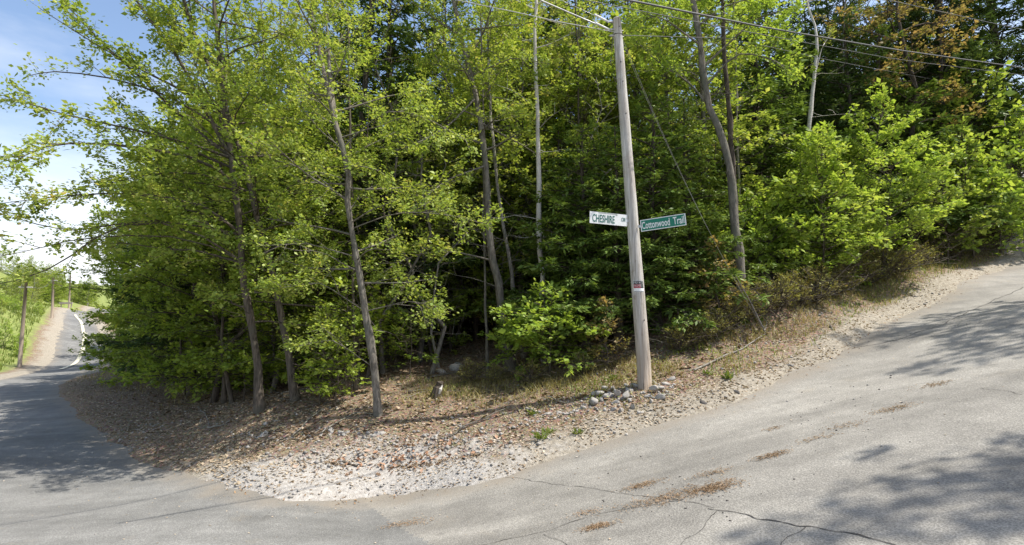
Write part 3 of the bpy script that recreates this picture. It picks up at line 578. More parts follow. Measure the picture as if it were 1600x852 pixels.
# mid layer just behind the first trunks
_used = []
stems = [plant_mesh('slender_tree', broadleaf(330 + i, 9 + i, .4, 1.5, 20, dict(OB, dead=16), 0, 0, tr=.04 + .008 * i, wob=.3, elev=(.1, .8)), ['bark_pale', 'bark_brown', 'bark_grey'][i], ['leaf_maple', 'leaf_lime', 'leaf_budding'][i], per=8, size=.075) for i in range(3)]
for px, d, v, s in [(225, 33, 0, 1), (245, 29, 1, 1), (262, 25, 2, 1), (285, 21.5, 1, .95), (310, 18.5, 0, .9), (345, 16.5, 2, .9), (415, 17, 1, .9), (470, 16, 0, .85), (520, 19, 2, .6), (690, 20.5, 1, .65), (745, 20, 2, .9),
                    (815, 18.5, 1, 1.0), (870, 19, 0, 1.0), (915, 18, 1, .95), (1040, 19, 1, 1.05), (1100, 18, 1, 1.0), (560, 20, 1, .8), (440, 21, 2, 1.15), (380, 20, 1, 1.1), (330, 24, 1, 1.2), (250, 27, 0, 1.25), (780, 21, 1, 1.2), (980, 20, 1, 1.15)]:
    x = ray(px, 400)[0] * d; _used.append((x, d)); put('broad_tree', full[v], x, d, None, s, 'full-crowned leafy tree %s' % region(px), 'tree', 'full-crowned leafy trees ' + region(px))
for k in range(30):
    px = rr.uniform(230, 1000); d = rr.uniform(14.6, 20); x = ray(px, 560)[0] * d
    if sdist(np.array([x]), np.array([d]))[0] < 2.5: continue
    put('slender_tree', stems[k % 3], x, d, None, rr.uniform(.8, 1.1), 'thin bare-stemmed young tree in the shade ' + region(px), 'tree', 'thin bare-stemmed young trees ' + region(px))
for k in range(165):
    for _ in range(30):
        y = rr.uniform(18, 52); px = rr.uniform(205, 1600); x = ray(px, 400)[0] * y
        if sdist(np.array([x]), np.array([y]))[0] > 2.5 and all((x - a) ** 2 + (y - b) ** 2 > 1.9 for a, b in _used): break
    _used.append((x, y)); t = rr.random(); ph = region(px)
    if px > 1130 or 450 < px < 720: t = .5 + t * .5 if t > .12 else t
    if t < .50: put('forest_tree', tall[rr.randrange(4)], x, y, None, rr.uniform(.8, 1.1), 'tall leafy tree deep in the wood, ' + ph, 'tree', 'tall leafy trees deep in the wood ' + ph)
    elif t < .66: put('slender_tree', thin[rr.randrange(3)], x, y, None, rr.uniform(.8, 1.1), 'slim straight tree deep in the wood, ' + ph, 'tree', 'slim straight trees deep in the wood ' + ph)
    elif t < .86: put('hemlock_tree', hem[rr.randrange(3)], x, y, None, rr.uniform(1.0, 1.9), 'dark hemlock deep in the wood, ' + ph, 'tree', 'dark hemlocks deep in the wood ' + ph)
    else: put('sapling', young[rr.randrange(4)], x, y, None, rr.uniform(1.0, 1.7), 'sapling growing deep in the wood, ' + ph, 'sapling', 'saplings deep in the wood ' + ph)
for px, d, s, lb in [(600, 19, 1.0, 'tall dark hemlock whose crown fills the top left of the wood'), (520, 23, 1.0, 'dark hemlock behind and left of the tallest one'), (690, 24, .95, 'dark hemlock behind the stout leaning trunk'),
                 (1500, 24, 1.0, 'tall dark conifer at the upper right, left one of the pair'), (1590, 25, 1.1, 'tall dark conifer at the right edge of the wood'), (1440, 30, .9, 'dark conifer behind the bronze-leaved tree'), (1010, 28, .9, 'dark hemlock deep behind the utility pole'), (1215, 24, .85, 'dark conifer in the gap between the curving trunk and the white birch'), (1345, 27, .85, 'dark conifer right of the white birch, behind the tallest young maple'), (1280, 31, .9, 'dark conifer directly behind the white birch'), (790, 26, .9, 'dark conifer behind the thin pale crossing trunk')]:
    p = at(px, 400, d); put('hemlock_tree', bighem, p[0], p[1], None, s, lb)
# hemlocks around the pole
for i, (px, py, v, s, lb) in enumerate([(925, 590, 0, 1.15, 'feathery hemlock just left of the utility pole'), (1050, 560, 0, 1.2, 'feathery hemlock just right of the utility pole under the green sign'), (985, 585, 1, .85, 'hemlock directly behind the utility pole'),
        (880, 560, 1, 1.0, 'hemlock behind the birch trunk'), (1105, 520, 1, .85, 'hemlock left of the smooth curving trunk'), (700, 545, 0, .5, 'low hemlock in the shade right of the boulder'), (640, 560, 0, .6, 'low hemlock in the shade left of the boulder')]):
    q = ground_hit(px, py - 12); put('hemlock_tree', hem[v], q[0], q[1] + 1.3, None, s, lb)
# bright understory on the bank
own = lambda nm, seed, h_, sp, nb, leaf, **k: plant_mesh(nm, broadleaf(seed, h_, k.pop('base', .05), sp, nb, dict(gap=k.pop('gap', .16), tr=.004, levels=1, flat=.25, up=.1), 0, 0, tr=.025, wob=.12, elev=k.pop('elev', (.1, .9))), 'bark_brown', leaf, **dict(dict(per=6, size=.105, up=1.1, wid=.65), **k))
m_ = own('big_sapling', 900, 2.1, 1.5, 40, 'leaf_lime', size=.125, base=.15, elev=(-.1, .6), gap=.19)
q = ground_hit(822, 596); put('sapling', m_, q[0], q[1] + .9, 2.0, .7, 'second bright sapling, partly behind and left of the large broad-leaved one', 'sapling')
q = ground_hit(862, 600); put('sapling', m_, q[0], q[1] + .2, None, .9, 'bright broad-leaved sapling left of the utility pole under the birch', 'sapling')
m_ = own('tall_maple', 901, 5.6, 1.9, 60, 'leaf_lime', base=.12, elev=(.25, .9)); p = at(1392, 440, 17.0); put('young_maple', m_, p[0], p[1], .4, 1.0, 'tallest bright lime young maple, spiky against the dark conifers at right', 'young tree')
m_ = own('mid_maple', 902, 4.4, 1.9, 60, 'leaf_lime', base=.06, elev=(.25, 1.0)); p = at(1290, 440, 16.0); put('young_maple', m_, p[0], p[1], 1.4, 1.0, 'bright lime young maple in front of the white birch', 'young tree')
for px, py, v, s, lb in [(1205, 472, 1, 1.1, 'bright green bush just right of the smooth curving trunk'), (1180, 470, 3, .8, 'small bright green bush at the foot of the curving trunk'), (1245, 460, 3, 1.0, 'bright green bush below the white birch'), (1290, 445, 0, 1.0, 'yellow-green bush below the middle young maple'),
        (1340, 432, 2, 1.0, 'olive-green bush between the two young maples'), (1400, 425, 0, .9, 'low bright bush below the tallest young maple'), (1440, 395, 3, 1.0, 'yellow-green bush beneath the bronze tree'), (1500, 375, 1, 1.0, 'yellow-green bush near the top of the side road'),
        (1560, 352, 3, 1.1, 'large yellow-green bush at the right edge of the view'), (1595, 345, 0, 1.1, 'yellow-green bush cut by the right edge of the view'), (1530, 350, 3, 1.8, 'taller lime bush behind the upper side road'), (1585, 350, 1, 2.0, 'tallest yellow-green bush at the right edge'), (1465, 380, 2, 1.6, 'tall olive-green bush left of the bronze young tree'), (1230, 470, 0, 1.3, 'tall bright bush right against the curving trunk'), (1330, 440, 1, 1.4, 'dense lime bush between the two young maples')]:
    q = ground_hit(px, py, 6, 40); put('bush', bush[v], q[0], q[1] + 1.5, None, s * .95, lb, 'bush')
for px, d, v, s, lb in [(1480, 19.5, 2, 1.2, 'low bush behind the pale feathery shrub'), (1520, 20.5, 3, 1.5, 'rounded lime bush above the pale feathery shrub'), (1565, 20.5, 0, 1.5, 'broad yellow-green bush beside the last stretch of the side road'), (1610, 21, 1, 1.8, 'bush half cut off by the right edge beside the side road'), (1540, 23, 3, 2.3, 'tall lime bush rising behind the others near the right edge'), (1600, 23.5, 0, 2.4, 'tall yellow bush rising at the right edge')]:
    p = at(px, 400, d); put('bush', bush[v], p[0], p[1], None, s, lb, 'bush')
m_ = own('bronze_bush', 910, 1.9, .8, 30, 'leaf_bronze', size=.09)
for px, py, s, lb in [(1122, 512, 1.0, 'bronze-leaved bush left of the smooth curving trunk'), (948, 585, .75, 'small reddish bush behind the left side of the utility pole'), (1163, 505, .45, 'small pale bronze shrub at the foot of the curving trunk'), (1185, 330, .9, 'orange-leaved sapling in the shade behind the curving trunk')]:
    q = ground_hit(px, py, 6, 30) if py > 400 else np.array((at(px, 300, 22)[0], 22, 0)); put('bronze_bush', m_, q[0], q[1], None, s, lb, 'bush')
m_ = own('bronze_tree', 911, 5.2, 1.1, 44, 'leaf_bronze', base=.2, size=.085); p = at(1515, 380, 22); put('bronze_tree', m_, p[0], p[1], 0, .95, 'bronze-leaved young tree before the dark conifers at right', 'tree')
m_ = plant_mesh('bronze_tall', broadleaf(912, 13, .4, 3.0, 46, OB, 0, 0, tr=.13, wob=.1, elev=(.1, .7)), 'bark_dark', 'leaf_bronze', per=8, size=.11); p = at(1440, 380, 21.5); put('bronze_tree', m_, p[0], p[1], 0, 1.0, 'tall bronze-leaved tree hanging over the upper right', 'tree')
m_ = plant_mesh('blue_shrub', hemlock(913, 1.7, 1.4, 46, tr=.02), 'bark_brown', 'needle_blue', per=9, size=.10, wid=.35, jit=.03)
q = ground_hit(1480, 385, 8, 40); put('shrub', m_, q[0], q[1] + .3, 0, 1.15, 'pale grey-green feathery shrub by the upper side road', 'shrub')
# trees across the side road, right of the view, whose shade falls on it
for x, y, v, s in [(12.2, 4.4, 1, 1.0), (15.5, 8.6, 0, 1.0), (17.0, 11.5, 2, 1.0), (12.4, 1.6, 1, .7)]:
    put('roadside_tree', tall[v], x, y, None, s, 'roadside tree across the side road, shading its asphalt', 'tree', 'trees across the side road')
# far left bank and hillside
far_tree = [plant_mesh('hillside_tree', broadleaf(960 + i, 11, .05, 3.6, 60, OB, 0, 0, tr=.12, wob=.12, elev=(0, .9)), 'bark_pale', ['leaf_budding', 'leaf_maple'][i], per=7, size=.16) for i in range(2)]
for k in range(95):
    px = rr.uniform(-60, 150); d = 80 + 70 * rr.random() ** .8
    if px > 70 and d < 95: d += 20
    x = ray(px, 480)[0] * d
    if sdist(np.array([x]), np.array([d]))[0] < 4: continue
    put('hillside_tree', (full[rr.randrange(3)] if k % 4 == 0 else far_tree[k % 2]), x, d, None, rr.uniform(.35, .62), 'yellow-green budding tree on the far hillside beyond the left road', 'tree', 'budding trees on the far hillside')
for k in range(30):
    px = rr.uniform(-40, 84); py = rr.uniform(455, 560); d = 45 + (560 - py) * .28; x = ray(px, py)[0] * d
    if sdist(np.array([x]), np.array([d]))[0] > 2.0: put('bush', bush[rr.randrange(4)], x, d, None, rr.uniform(.35, .8), 'green bush on the sunny bank left of the far road', 'bush', 'bushes on the sunny left bank')
# ------------------------------------------------------------------ poles, wires, signs
def woodpole():
    m, nt = newmat('pole_wood'); t = N(nt, 'ShaderNodeTexCoord'); mp = N(nt, 'ShaderNodeMapping'); mp.inputs['Scale'].default_value = (1, 1, .05); nt.links.new(t.outputs['Object'], mp.inputs[0])
    a = noisen(nt, 30, 6, .65, mp.outputs[0]); b = noisen(nt, .9, 3, .6, t.outputs['Object'])
    c = mixc(nt, ramp(nt, [(.3, (.24, .22, .19)), (.5, (.47, .45, .41)), (.7, (.63, .61, .57))], a.outputs['Fac']).outputs[0], (.30, .22, .15), ramp(nt, [(.5, (0, 0, 0)), (.75, (.6,) * 3)], b.outputs['Fac']).outputs[0])
    s = N(nt, 'ShaderNodeSeparateXYZ'); nt.links.new(t.outputs['Object'], s.inputs[0]); g = ramp(nt, [(0, (.7,) * 3), (1, (0, 0, 0))]); mr = N(nt, 'ShaderNodeMapRange'); mr.inputs[2].default_value = 2.2
    nt.links.new(s.outputs[2], mr.inputs[0]); nt.links.new(mr.outputs[0], g.inputs[0]); c = mixc(nt, c, (.27, .19, .12), g.outputs[0])
    mp2 = N(nt, 'ShaderNodeMapping'); mp2.inputs['Scale'].default_value = (1, 1, .03); nt.links.new(t.outputs['Object'], mp2.inputs[0]); ck = noisen(nt, 46, 2, .5, mp2.outputs[0])
    c = mixc(nt, c, (.05, .04, .035), ramp(nt, [(.66, (0, 0, 0)), (.70, (.85,) * 3)], ck.outputs['Fac']).outputs[0])
    st = noisen(nt, 3.5, 5, .7, t.outputs['Object']); c = mixc(nt, c, (.20, .15, .11), ramp(nt, [(.58, (0, 0, 0)), (.70, (.6,) * 3)], st.outputs['Fac']).outputs[0])
    finish(nt, c, .85, a.outputs['Fac'], .9, .02, .2); return m
M['pole'] = woodpole()
def flat(name, c, rough=.5, metal=0, var_=.12):
    m, nt = newmat(name); z = noisen(nt, 25, 4, .6, N(nt, 'ShaderNodeTexCoord').outputs['Object'])
    finish(nt, ramp(nt, [(.3, tuple(q * (1 - var_) for q in c)), (.7, tuple(min(1, q * (1 + var_)) for q in c))], z.outputs['Fac']).outputs[0], rough, metal=metal); return m
M['steel'] = flat('galvanised', (.42, .42, .41), .45, .7); M['wire'] = flat('cable', (.10, .10, .10), .6); M['wire_pale'] = flat('bare_wire', (.45, .45, .44), .4, .6)
M['white'] = flat('sign_white', (.74, .75, .73), .4, 0, .05); M['green'] = flat('sign_green', (.012, .17, .11), .4, 0, .1); M['sleeve'] = flat('sleeve', (.20, .19, .18), .7); M['black'] = flat('ink_black', (.03, .03, .035), .5)
M['red'] = flat('sign_red', (.34, .03, .05), .5); M['dgreen'] = flat('letter_green', (.015, .12, .09), .5); M['smear'] = flat('sign_tape', (.33, .37, .35), .6)
PB = at(1009, 615, 11.0); PB[2] = gz(PB[0], PB[1]); PT = at(963.5, 30, 11.0)
pole = empty('utility_pole', PB); tag(pole, 'weathered grey wooden utility pole leaning left on the bank, carrying the street signs', 'utility pole')
mb = MB(); ax3 = PT - PB; nsg = 14; mb.tube([ax3 * (i / nsg) + (0, 0, -.4 if i == 0 else 0) for i in range(nsg + 1)], [.134 - .050 * i / nsg + .0025 * math.sin(i * 2.1) for i in range(nsg + 1)], 22)
mb.tube([ax3 * 1.0, ax3 * 1.004], [.083, .05], 22); add('shaft', mb.mesh('shaft', M['pole'], True), pole)
def on_pole(py):  # point on the axis at picture row py
    t = np.linspace(0, 1, 400); P_ = PB + np.outer(t, ax3); v = (P_[:, 2] - CAM_Z); yy = P_[:, 1]
    zc = v * CP - yy * SP; dc = yy * CP + v * SP; rows = 426 - FPX * zc / dc; return P_[np.argmin(abs(rows - py))], float(t[np.argmin(abs(rows - py))])
def prad(t): return .134 - .050 * t
for row in (36, 48, 57):
    c, t = on_pole(row); mb = MB(); mb.tube([c - PB + (-.17, -.02, 0), c - PB + (-.08, -.02, 0)], .022, 8); mb.tube([c - PB + (-.19, -.02, 0), c - PB + (.12, .02, 0)], .009, 6); add('bolt', mb.mesh('bolt', M['steel']), pole)
c, t = on_pole(55); mb = MB()
mb.tube([tuple(c - PB + np.array((math.cos(a) * (prad(t) + .004), math.sin(a) * (prad(t) + .004), .0))) for a in np.linspace(0, 2 * math.pi, 20)], .009, 5, False); add('band', mb.mesh('band', M['wire']), pole)
for row, a in ((100, -1.6), (45, -1.3), (130, -1.5), (180, -1.4), (500, -1.2)):
    c, t = on_pole(row); mb = MB(); q = c - PB + np.array((math.cos(a), math.sin(a), 0)) * prad(t); mb.tube([q - np.array((0, 0, 0)), q + np.array((math.cos(a), math.sin(a), 0)) * .008], .012, 8); add('nail', mb.mesh('nail', M['black']), pole)
def textmesh(txt, size, mat, xs_=1.0, bold=.0):
    cu = bpy.data.curves.new('t', 'FONT'); cu.body = txt; cu.size = size; cu.align_x = 'CENTER'; cu.align_y = 'CENTER'; cu.extrude = .0015; cu.offset = bold; cu.resolution_u = 3
    o = bpy.data.objects.new('t', cu); col.objects.link(o); dg = bpy.context.evaluated_depsgraph_get(); me_ = bpy.data.meshes.new_from_object(o.evaluated_get(dg)); bpy.data.objects.remove(o)
    me_.materials.clear(); me_.materials.append(mat)
    for v in me_.vertices: v.co.x *= xs_
    return me_
def bounds(me_): a = np.array([v.co[:] for v in me_.vertices]); return a.min(0), a.max(0)
def fit(me_, x0, x1, y0, y1):
    a, b = bounds(me_)
    for v in me_.vertices:
        v.co.x = x0 + (v.co.x - a[0]) / (b[0] - a[0]) * (x1 - x0); v.co.y = y0 + (v.co.y - a[1]) / (b[1] - a[1]) * (y1 - y0)
def sign_frame(TL, TR, BL):
    """object matrix: x along the sign, y up, z towards the viewer"""
    x = Vector(TR - TL); y = Vector(TL - BL); w_, h_ = x.length, y.length; x.normalize(); y = (y - x * y.dot(x)).normalized(); z = x.cross(y)
    from mathutils import Matrix
    m_ = Matrix((x, y, z)).transposed().to_4x4(); m_.translation = Vector((TL + TR) / 2) - y * h_ / 2; return m_, w_, h_
# green sign, its plane turned so that its outer end is nearer; white sign on the other side
c, t = on_pole(350); d0 = float(c[1]) - .03
m_, w_, h_ = sign_frame(at(1000, 344, d0 - .10), at(1070.5, 333, d0 - .42), at(1000, 363, d0 - .10)); h_ = .225
gs = bpy.data.objects.new('street_sign', None); col.objects.link(gs); gs.matrix_world = m_; tag(gs, 'green street name blade reading Cottonwood Trail, on the right of the pole', 'street sign')
mb = MB(); mb.box((0, 0, 0), (w_, h_, .004)); add('panel', mb.mesh('panel', M['white']), gs)
mb = MB(); mb.box((0, 0, .0028), (w_ - .035, h_ - .03, .002)); add('face', mb.mesh('face', M['green']), gs)
tm = textmesh('Cottonwood', .2, M['white'], 1, .0025); fit(tm, -w_ / 2 + .025, w_ * .15, -h_ * .31, h_ * .32); add('lettering', tm, gs, (0, 0, .0055))
tm = textmesh('Trail', .2, M['white'], 1, .0025); fit(tm, w_ * .225, w_ / 2 - .03, -h_ * .31, h_ * .32); add('lettering', tm, gs, (0, 0, .0055))
mb = MB(); mb.box((-w_ / 2 - .015, 0, -.012), (.07, .05, .012)); mb.tube([(-w_ / 2 + .01, .02, 0), (-w_ / 2 + .01, .02, .012)], .008, 8); add('bracket', mb.mesh('bracket', M['steel']), gs)
m_, w_, h_ = sign_frame(at(921.5, 330, d0 - .30), at(980, 336, d0 - .06), at(921.5, 348.5, d0 - .30)); h_ = .225
ws = bpy.data.objects.new('street_sign', None); col.objects.link(ws); ws.matrix_world = m_; tag(ws, 'white street name blade reading CHESHIRE CIR in green, on the left of the pole', 'street sign')
mb = MB(); mb.box((0, 0, 0), (w_, h_, .004)); add('panel', mb.mesh('panel', M['white']), ws)
tm = textmesh('CHESHIRE', .2, M['dgreen'], 1, .002); fit(tm, -w_ * .43, w_ * .16, -h_ * .37, h_ * .29); add('lettering', tm, ws, (0, 0, .0045))
tm = textmesh('CIR', .1, M['dgreen'], 1, .0006); fit(tm, w_ * .34, w_ * .45, -h_ * .10, h_ * .22); add('lettering', tm, ws, (0, 0, .0045))
mb = MB(); mb.box((-w_ * .02, h_ * .45, .0035), (w_ * .50, h_ * .07, .002)); mb.box((w_ * .21, h_ * .38, .0035), (w_ * .05, h_ * .10, .002)); add('tape', mb.mesh('tape', M['smear']), ws)
mb = MB(); mb.box((w_ / 2 + .015, 0, -.012), (.07, .05, .012)); mb.tube([(w_ / 2 - .02, .05, 0), (w_ / 2 - .02, .05, .012)], .008, 8); add('bracket', mb.mesh('bracket', M['steel']), ws)
# curved notice wrapped on the shaft
ct, tt_ = on_pole(439.5); cb, tb_ = on_pole(457.5)
ns = empty('notice_sign', (ct + cb) / 2); tag(ns, 'small black and red private property notice wrapped on the utility pole', 'notice')
hh = np.linalg.norm(ct - cb); axd = unit(ct - cb); rad_ = prad(tt_) + .004
def wrap(name, u0, u1, v0, v1, mat, off=0):
    n_ = 10; V = []; 
    for i in range(n_ + 1):
        a = -math.pi / 2 - .42 + (u0 + (u1 - u0) * i / n_) * 1.75 - .48
        for v in (v0, v1): V.append(np.array((math.cos(a), math.sin(a), 0)) * (rad_ + off) + axd * (v - .5) * hh)
    i = np.arange(n_) * 2; add(name, mesh_np(name, V, np.stack([i, i + 2, i + 3, i + 1], 1), mat, True), ns)
wrap('backing', 0, 1, 0, 1, M['white']); wrap('dark_field', .03, .97, .34, .97, M['black'], .0015); wrap('red_field', .03, .66, .34, .66, M['red'], .003); wrap('border', .03, .97, .03, .07, M['black'], .0015)
def wraptext(txt, u0, u1, v0, v1):
    tm = textmesh(txt, .1, M['white'], 1, .0008); fit(tm, u0, u1, v0, v1)
    for v in tm.vertices:
        a = -math.pi / 2 - .90 + v.co.x * 1.75; q = np.array((math.cos(a), math.sin(a), 0)) * (rad_ + .0045) + axd * (v.co.y - .5) * hh; v.co = Vector(q)
    add('lettering', tm, ns)
wraptext('PRIVATE', .06, .94, .70, .92); wraptext('PROPERTY', .06, .94, .42, .64)
# wires
def wire(pts, r_, mat, label, sag=0, name='overhead_wire'):
    pts = np.array(pts, float); t_ = np.linspace(0, 1, len(pts)); s_ = np.linspace(0, 1, 24); P_ = np.stack([np.interp(s_, t_, pts[:, i]) for i in range(3)], 1); P_[:, 2] -= sag * 4 * s_ * (1 - s_)
    b = P_[0].copy(); mb = MB(); mb.tube(list(P_ - b), r_, 6); tag(add(name, mb.mesh(name, mat, True), None, b), label, 'wire')
wire([at(700, -50, 7.5), at(980, 0, 9), at(1200, 44, 12), at(1400, 78, 15.5), at(1620, 109, 20), at(1900, 130, 30)], .017, M['wire'], 'thick upper cable crossing the top right above the pole')
wire([at(700, -44, 7.5), at(913, 0, 8.8), at(1082, 33, 10.4), at(1200, 56, 12), at(1400, 93, 15.5), at(1620, 120, 20), at(1900, 140, 30)], .007, M['wire'], 'thinner cable just below the thick one at the top right')
wire([at(1300, -22, 10), at(1387, 0, 12), at(1545, 35, 16), at(1620, 51, 18), at(1800, 80, 26)], .008, M['wire'], 'cable crossing the extreme top right corner')
L1, t1 = on_pole(36); L2, t2 = on_pole(48); L3, t3 = on_pole(54)
FAR = np.array((-13.5, -1.5, 8.6))
for LL, off, lb in ((L1, .5, 'bare wire leaving the pole top on the upper insulator'), (L2, 0, 'bare wire leaving the pole on the lower insulator')):
    a0 = LL + (-.17, -.02, 0); wire([a0, FAR + (0, 0, off * 1.0)], .004 if off else .014, M['wire_pale'], lb, .25)
    mb = MB(); dv = unit(FAR + (0, 0, off) - a0)
    mb.tube([dv * .0, dv * .42], .020, 8); tag(add('insulator', mb.mesh('insulator', M['white'], True), None, a0), 'pale sleeve insulator at the pole top, %s one' % ('upper' if off else 'lower'), 'insulator')
wire([at(560, -32, 10.5), at(712, 0, 10.6), at(800, 18, 10.7), at(877, 35, 10.8), L3 + (-.1, -.1, 0)], .008, M['wire_pale'], 'thin pale wire from the upper left ending at the pole top')
wire([L3 + (.1, .03, 0), at(1140, 60, 13), at(1300, 95, 17), at(1500, 132, 24)], .007, M['wire'], 'thin dark wire running right from the pole top into the trees')
GA = ground_hit(1197, 524); GA[2] = gz(GA[0], GA[1]) - .05
gw = empty('guy_wire', GA); tag(gw, 'pair of steel guy strands running from the pole top down to the bank', 'guy wire')
for dx_, row in ((0, 58), (.0, 66)):
    c, t = on_pole(row); mb = MB(); e0 = c + np.array((.09, .03, 0)) - GA; e1 = np.array((0, .02 if row == 58 else -.05, 0)); mb.tube([e0 * (1 - k) + e1 * k - np.array((0, 0, .35)) * 4 * k * (1 - k) for k in np.linspace(0, 1, 14)], .0026, 5); add('strand', mb.mesh('strand', M['steel']), gw)
c, t = on_pole(58); e = unit(c - GA); mb = MB(); mb.tube([e * .05, e * .9, e * 1.7 + np.array((-.02, 0, -.06))], .010, 8); add('guard_sleeve', mb.mesh('guard_sleeve', M['sleeve'], True), gw)
M['far_pole'] = barkmat('far_pole', (.16, .12, .09), (.34, .28, .22), None, 5, .05)
# far poles by the left road
for (px, py, px2, py2, d, r_, lb) in [(30, 580, 41, 440, 42, .16, 'nearest of the three distant wooden poles by the far road'), (80, 516, 83, 434, 66, .17, 'middle distant wooden pole beside the far road'), (108, 482, 110, 430, 92, .17, 'farthest small wooden pole where the road tops the rise')]:
    b = at(px, py, d); b[2] = gz(b[0], b[1]); t_ = at(px2, py2, d) - b; o = empty('utility_pole', b); tag(o, lb, 'utility pole'); r_ *= .85; mb = MB(); mb.tube([(0, 0, -.5), t_ * .5, t_], [r_, r_ * .85, r_ * .7], 10); add('shaft', mb.mesh('far_shaft', M['far_pole'], True), o)
    mb = MB(); mb.tube([t_ * .93 + (-.5, 0, 0), t_ * .93 + (.5, 0, 0)], .05, 6); add('crossarm', mb.mesh('crossarm', M['pole']), o)
p1, p2, p3 = at(41, 446, 42), at(83, 438, 66), at(110, 433, 92)
wire([p1, p2], .014, M['wire'], 'slack wire between the two nearest distant poles', .5); wire([p2, p3], .014, M['wire'], 'slack wire between the middle and farthest distant poles', .4)
b = at(102, 487, 84); b[2] = gz(b[0], b[1]); o = empty('guard_rail', b, .1); tag(o, 'short weathered rail where the far road tops the rise', 'guard rail')
mb = MB(); mb.box((0, 0, .75), (1.8, .12, .28)); add('rail', mb.mesh('rail', M['pole']), o)
for sx in (-.7, .7): mb = MB(); mb.tube([(sx, .1, -.2), (sx, .1, .85)], .07, 8); add('post', mb.mesh('post', M['pole']), o)

M['tan_needles'] = leafmat('tan_needles', [(0.0, (0.22, 0.14, 0.08)), (0.5, (0.36, 0.25, 0.16)), (1.0, (0.48, 0.37, 0.26))], .1)
M['scrub_green'] = leafmat('scrub_green', [(0.0, (0.16, 0.13, 0.06)), (0.4, (0.24, 0.26, 0.07)), (1.0, (0.32, 0.38, 0.10))], .3); M['litter_brown'] = leafmat('litter_brown', [(0.0, (0.15, 0.11, 0.075)), (0.5, (0.33, 0.26, 0.18)), (1.0, (0.56, 0.47, 0.35))], .1)
M['red_litter'] = leafmat('red_litter', [(0.0, (0.16, 0.07, 0.04)), (0.5, (0.36, 0.20, 0.12)), (1.0, (0.62, 0.48, 0.38))], .1)
# ------------------------------------------------------------------ rocks, stump, sticks, gravel, litter, grass
def rock_arrays(seed, sub=2, flat_=.7, rough=.35):
    import bmesh
    bm = bmesh.new(); bmesh.ops.create_icosphere(bm, subdivisions=sub, radius=1); rs = np.random.RandomState(seed); ns_ = rs.normal(size=(9, 3)); ns_[:, 2] = np.abs(ns_[:, 2]) * .8; ns_ /= np.linalg.norm(ns_, axis=1, keepdims=True); hs = rs.uniform(.22, .5, 9)
    V = np.array([v.co[:] for v in bm.verts]); F_ = np.array([[v.index for v in f.verts] for f in bm.faces]); bm.free()
    for nn, h_ in zip(ns_, hs):
        dd = V @ nn; V = V - np.outer(np.clip(dd - h_, 0, 9), nn) * .97
    V += rs.normal(0, .10 * rough, V.shape); V *= np.array((rs.uniform(.8, 1.25), rs.uniform(.5, .95), flat_ * rs.uniform(.7, 1.1))); return V, F_
rocks = [mesh_np('rock', *rock_arrays(k), M[['stone', 'stone_pale', 'stone', 'stone_pale'][k % 4]]) for k in range(8)]
darkr = [mesh_np('stone', *rock_arrays(20 + k, 1), M['stone_dark']) for k in range(3)]; paler = [mesh_np('stone', *rock_arrays(30 + k, 1), M['stone_pale']) for k in range(3)]
def rock(px, py, wpx, v, label, group=None, cat='rock', sink=.3, nm='rock', ms=rocks, rz=None):
    q = ground_hit(px, py); d = q[1]; s = wpx / FPX * d / 2; tag(add(nm, ms[v % len(ms)], None, (q[0], q[1], gz(q[0], q[1]) + s * (.4 - sink)), (rr.uniform(-.3, .3), rr.uniform(-.3, .3), rr.uniform(0, 6) if rz is None else rz), s), label, cat, group)
pile = [(935, 630, 18), (948, 634, 17), (965, 628, 18), (980, 632, 17), (1022, 622, 18), (925, 638, 26), (940, 636, 16), (952, 628, 15), (963, 638, 22), (975, 630, 15), (984, 622, 18), (993, 613, 16), (930, 624, 20), (945, 615, 18), (1018, 636, 15), (1030, 630, 20), (1028, 616, 24), (1040, 608, 18), (990, 642, 16), (1000, 650, 14), (972, 648, 18),
        (957, 650, 12), (945, 650, 12), (1012, 628, 12), (985, 634, 14), (912, 648, 14), (978, 612, 12), (1048, 600, 14), (1045, 622, 10), (968, 622, 12), (958, 616, 12), (1022, 606, 13), (915, 630, 12)]
for i, (px, py, w_) in enumerate(pile): rock(px, py + 3, w_ * 1.08, i * 3 + 1, 'grey fieldstone in the loose pile around the foot of the utility pole', 'stones piled at the foot of the utility pole', sink=(-.55 if i < 5 else .1))
for k in range(26): rock(815 + k * 4.3, 668 - k * .75 + rr.gauss(0, 3), rr.uniform(6, 13), k, 'small angular stone in the strip of rubble trailing left from the pole', 'rubble trailing left from the pole', sink=.2)
rock(712, 582, 44, 0, 'largest grey boulder on the leafy slope in the shade of the wood', sink=.25)
rock(690, 590, 26, 2, 'low grey stone just left of the large boulder'); rock(793, 588, 18, 4, 'grey stone at the foot of the stout leaning trunk')
rock(415, 672, 18, 1, 'pale stone beneath the two brown maples', sink=.1); rock(412, 690, 26, 5, 'flat pale stone at the left end of the gravel strip'); rock(592, 688, 18, 6, 'bluish stone at the edge of the tree shadow on the gravel')
rock(1152, 620, 20, 0, 'dark stone lodged in the crumbled road edge', ms=darkr, sink=.2); rock(1100, 636, 18, 1, 'dark clod at the crumbled road edge, left of the larger dark stone', ms=darkr); rock(1298, 519, 20, 2, 'dark flat stone on the verge of the side road', ms=darkr)
rock(617, 795, 11, 1, 'pale stone on the asphalt in front of the gravel corner', ms=paler); rock(650, 834, 9, 2, 'small pale stone on the asphalt near the bottom edge', ms=paler)
for k in range(64):
    px, py = (rr.gauss(640, 50), rr.gauss(694, 9)) if k % 2 else (rr.uniform(420, 600), rr.gauss(686, 4))
    rock(px, py, 5 + 13 * rr.random() ** 2, k, 'rough grey stone in the strip of rubble below the trees', 'rubble stones below the trees')
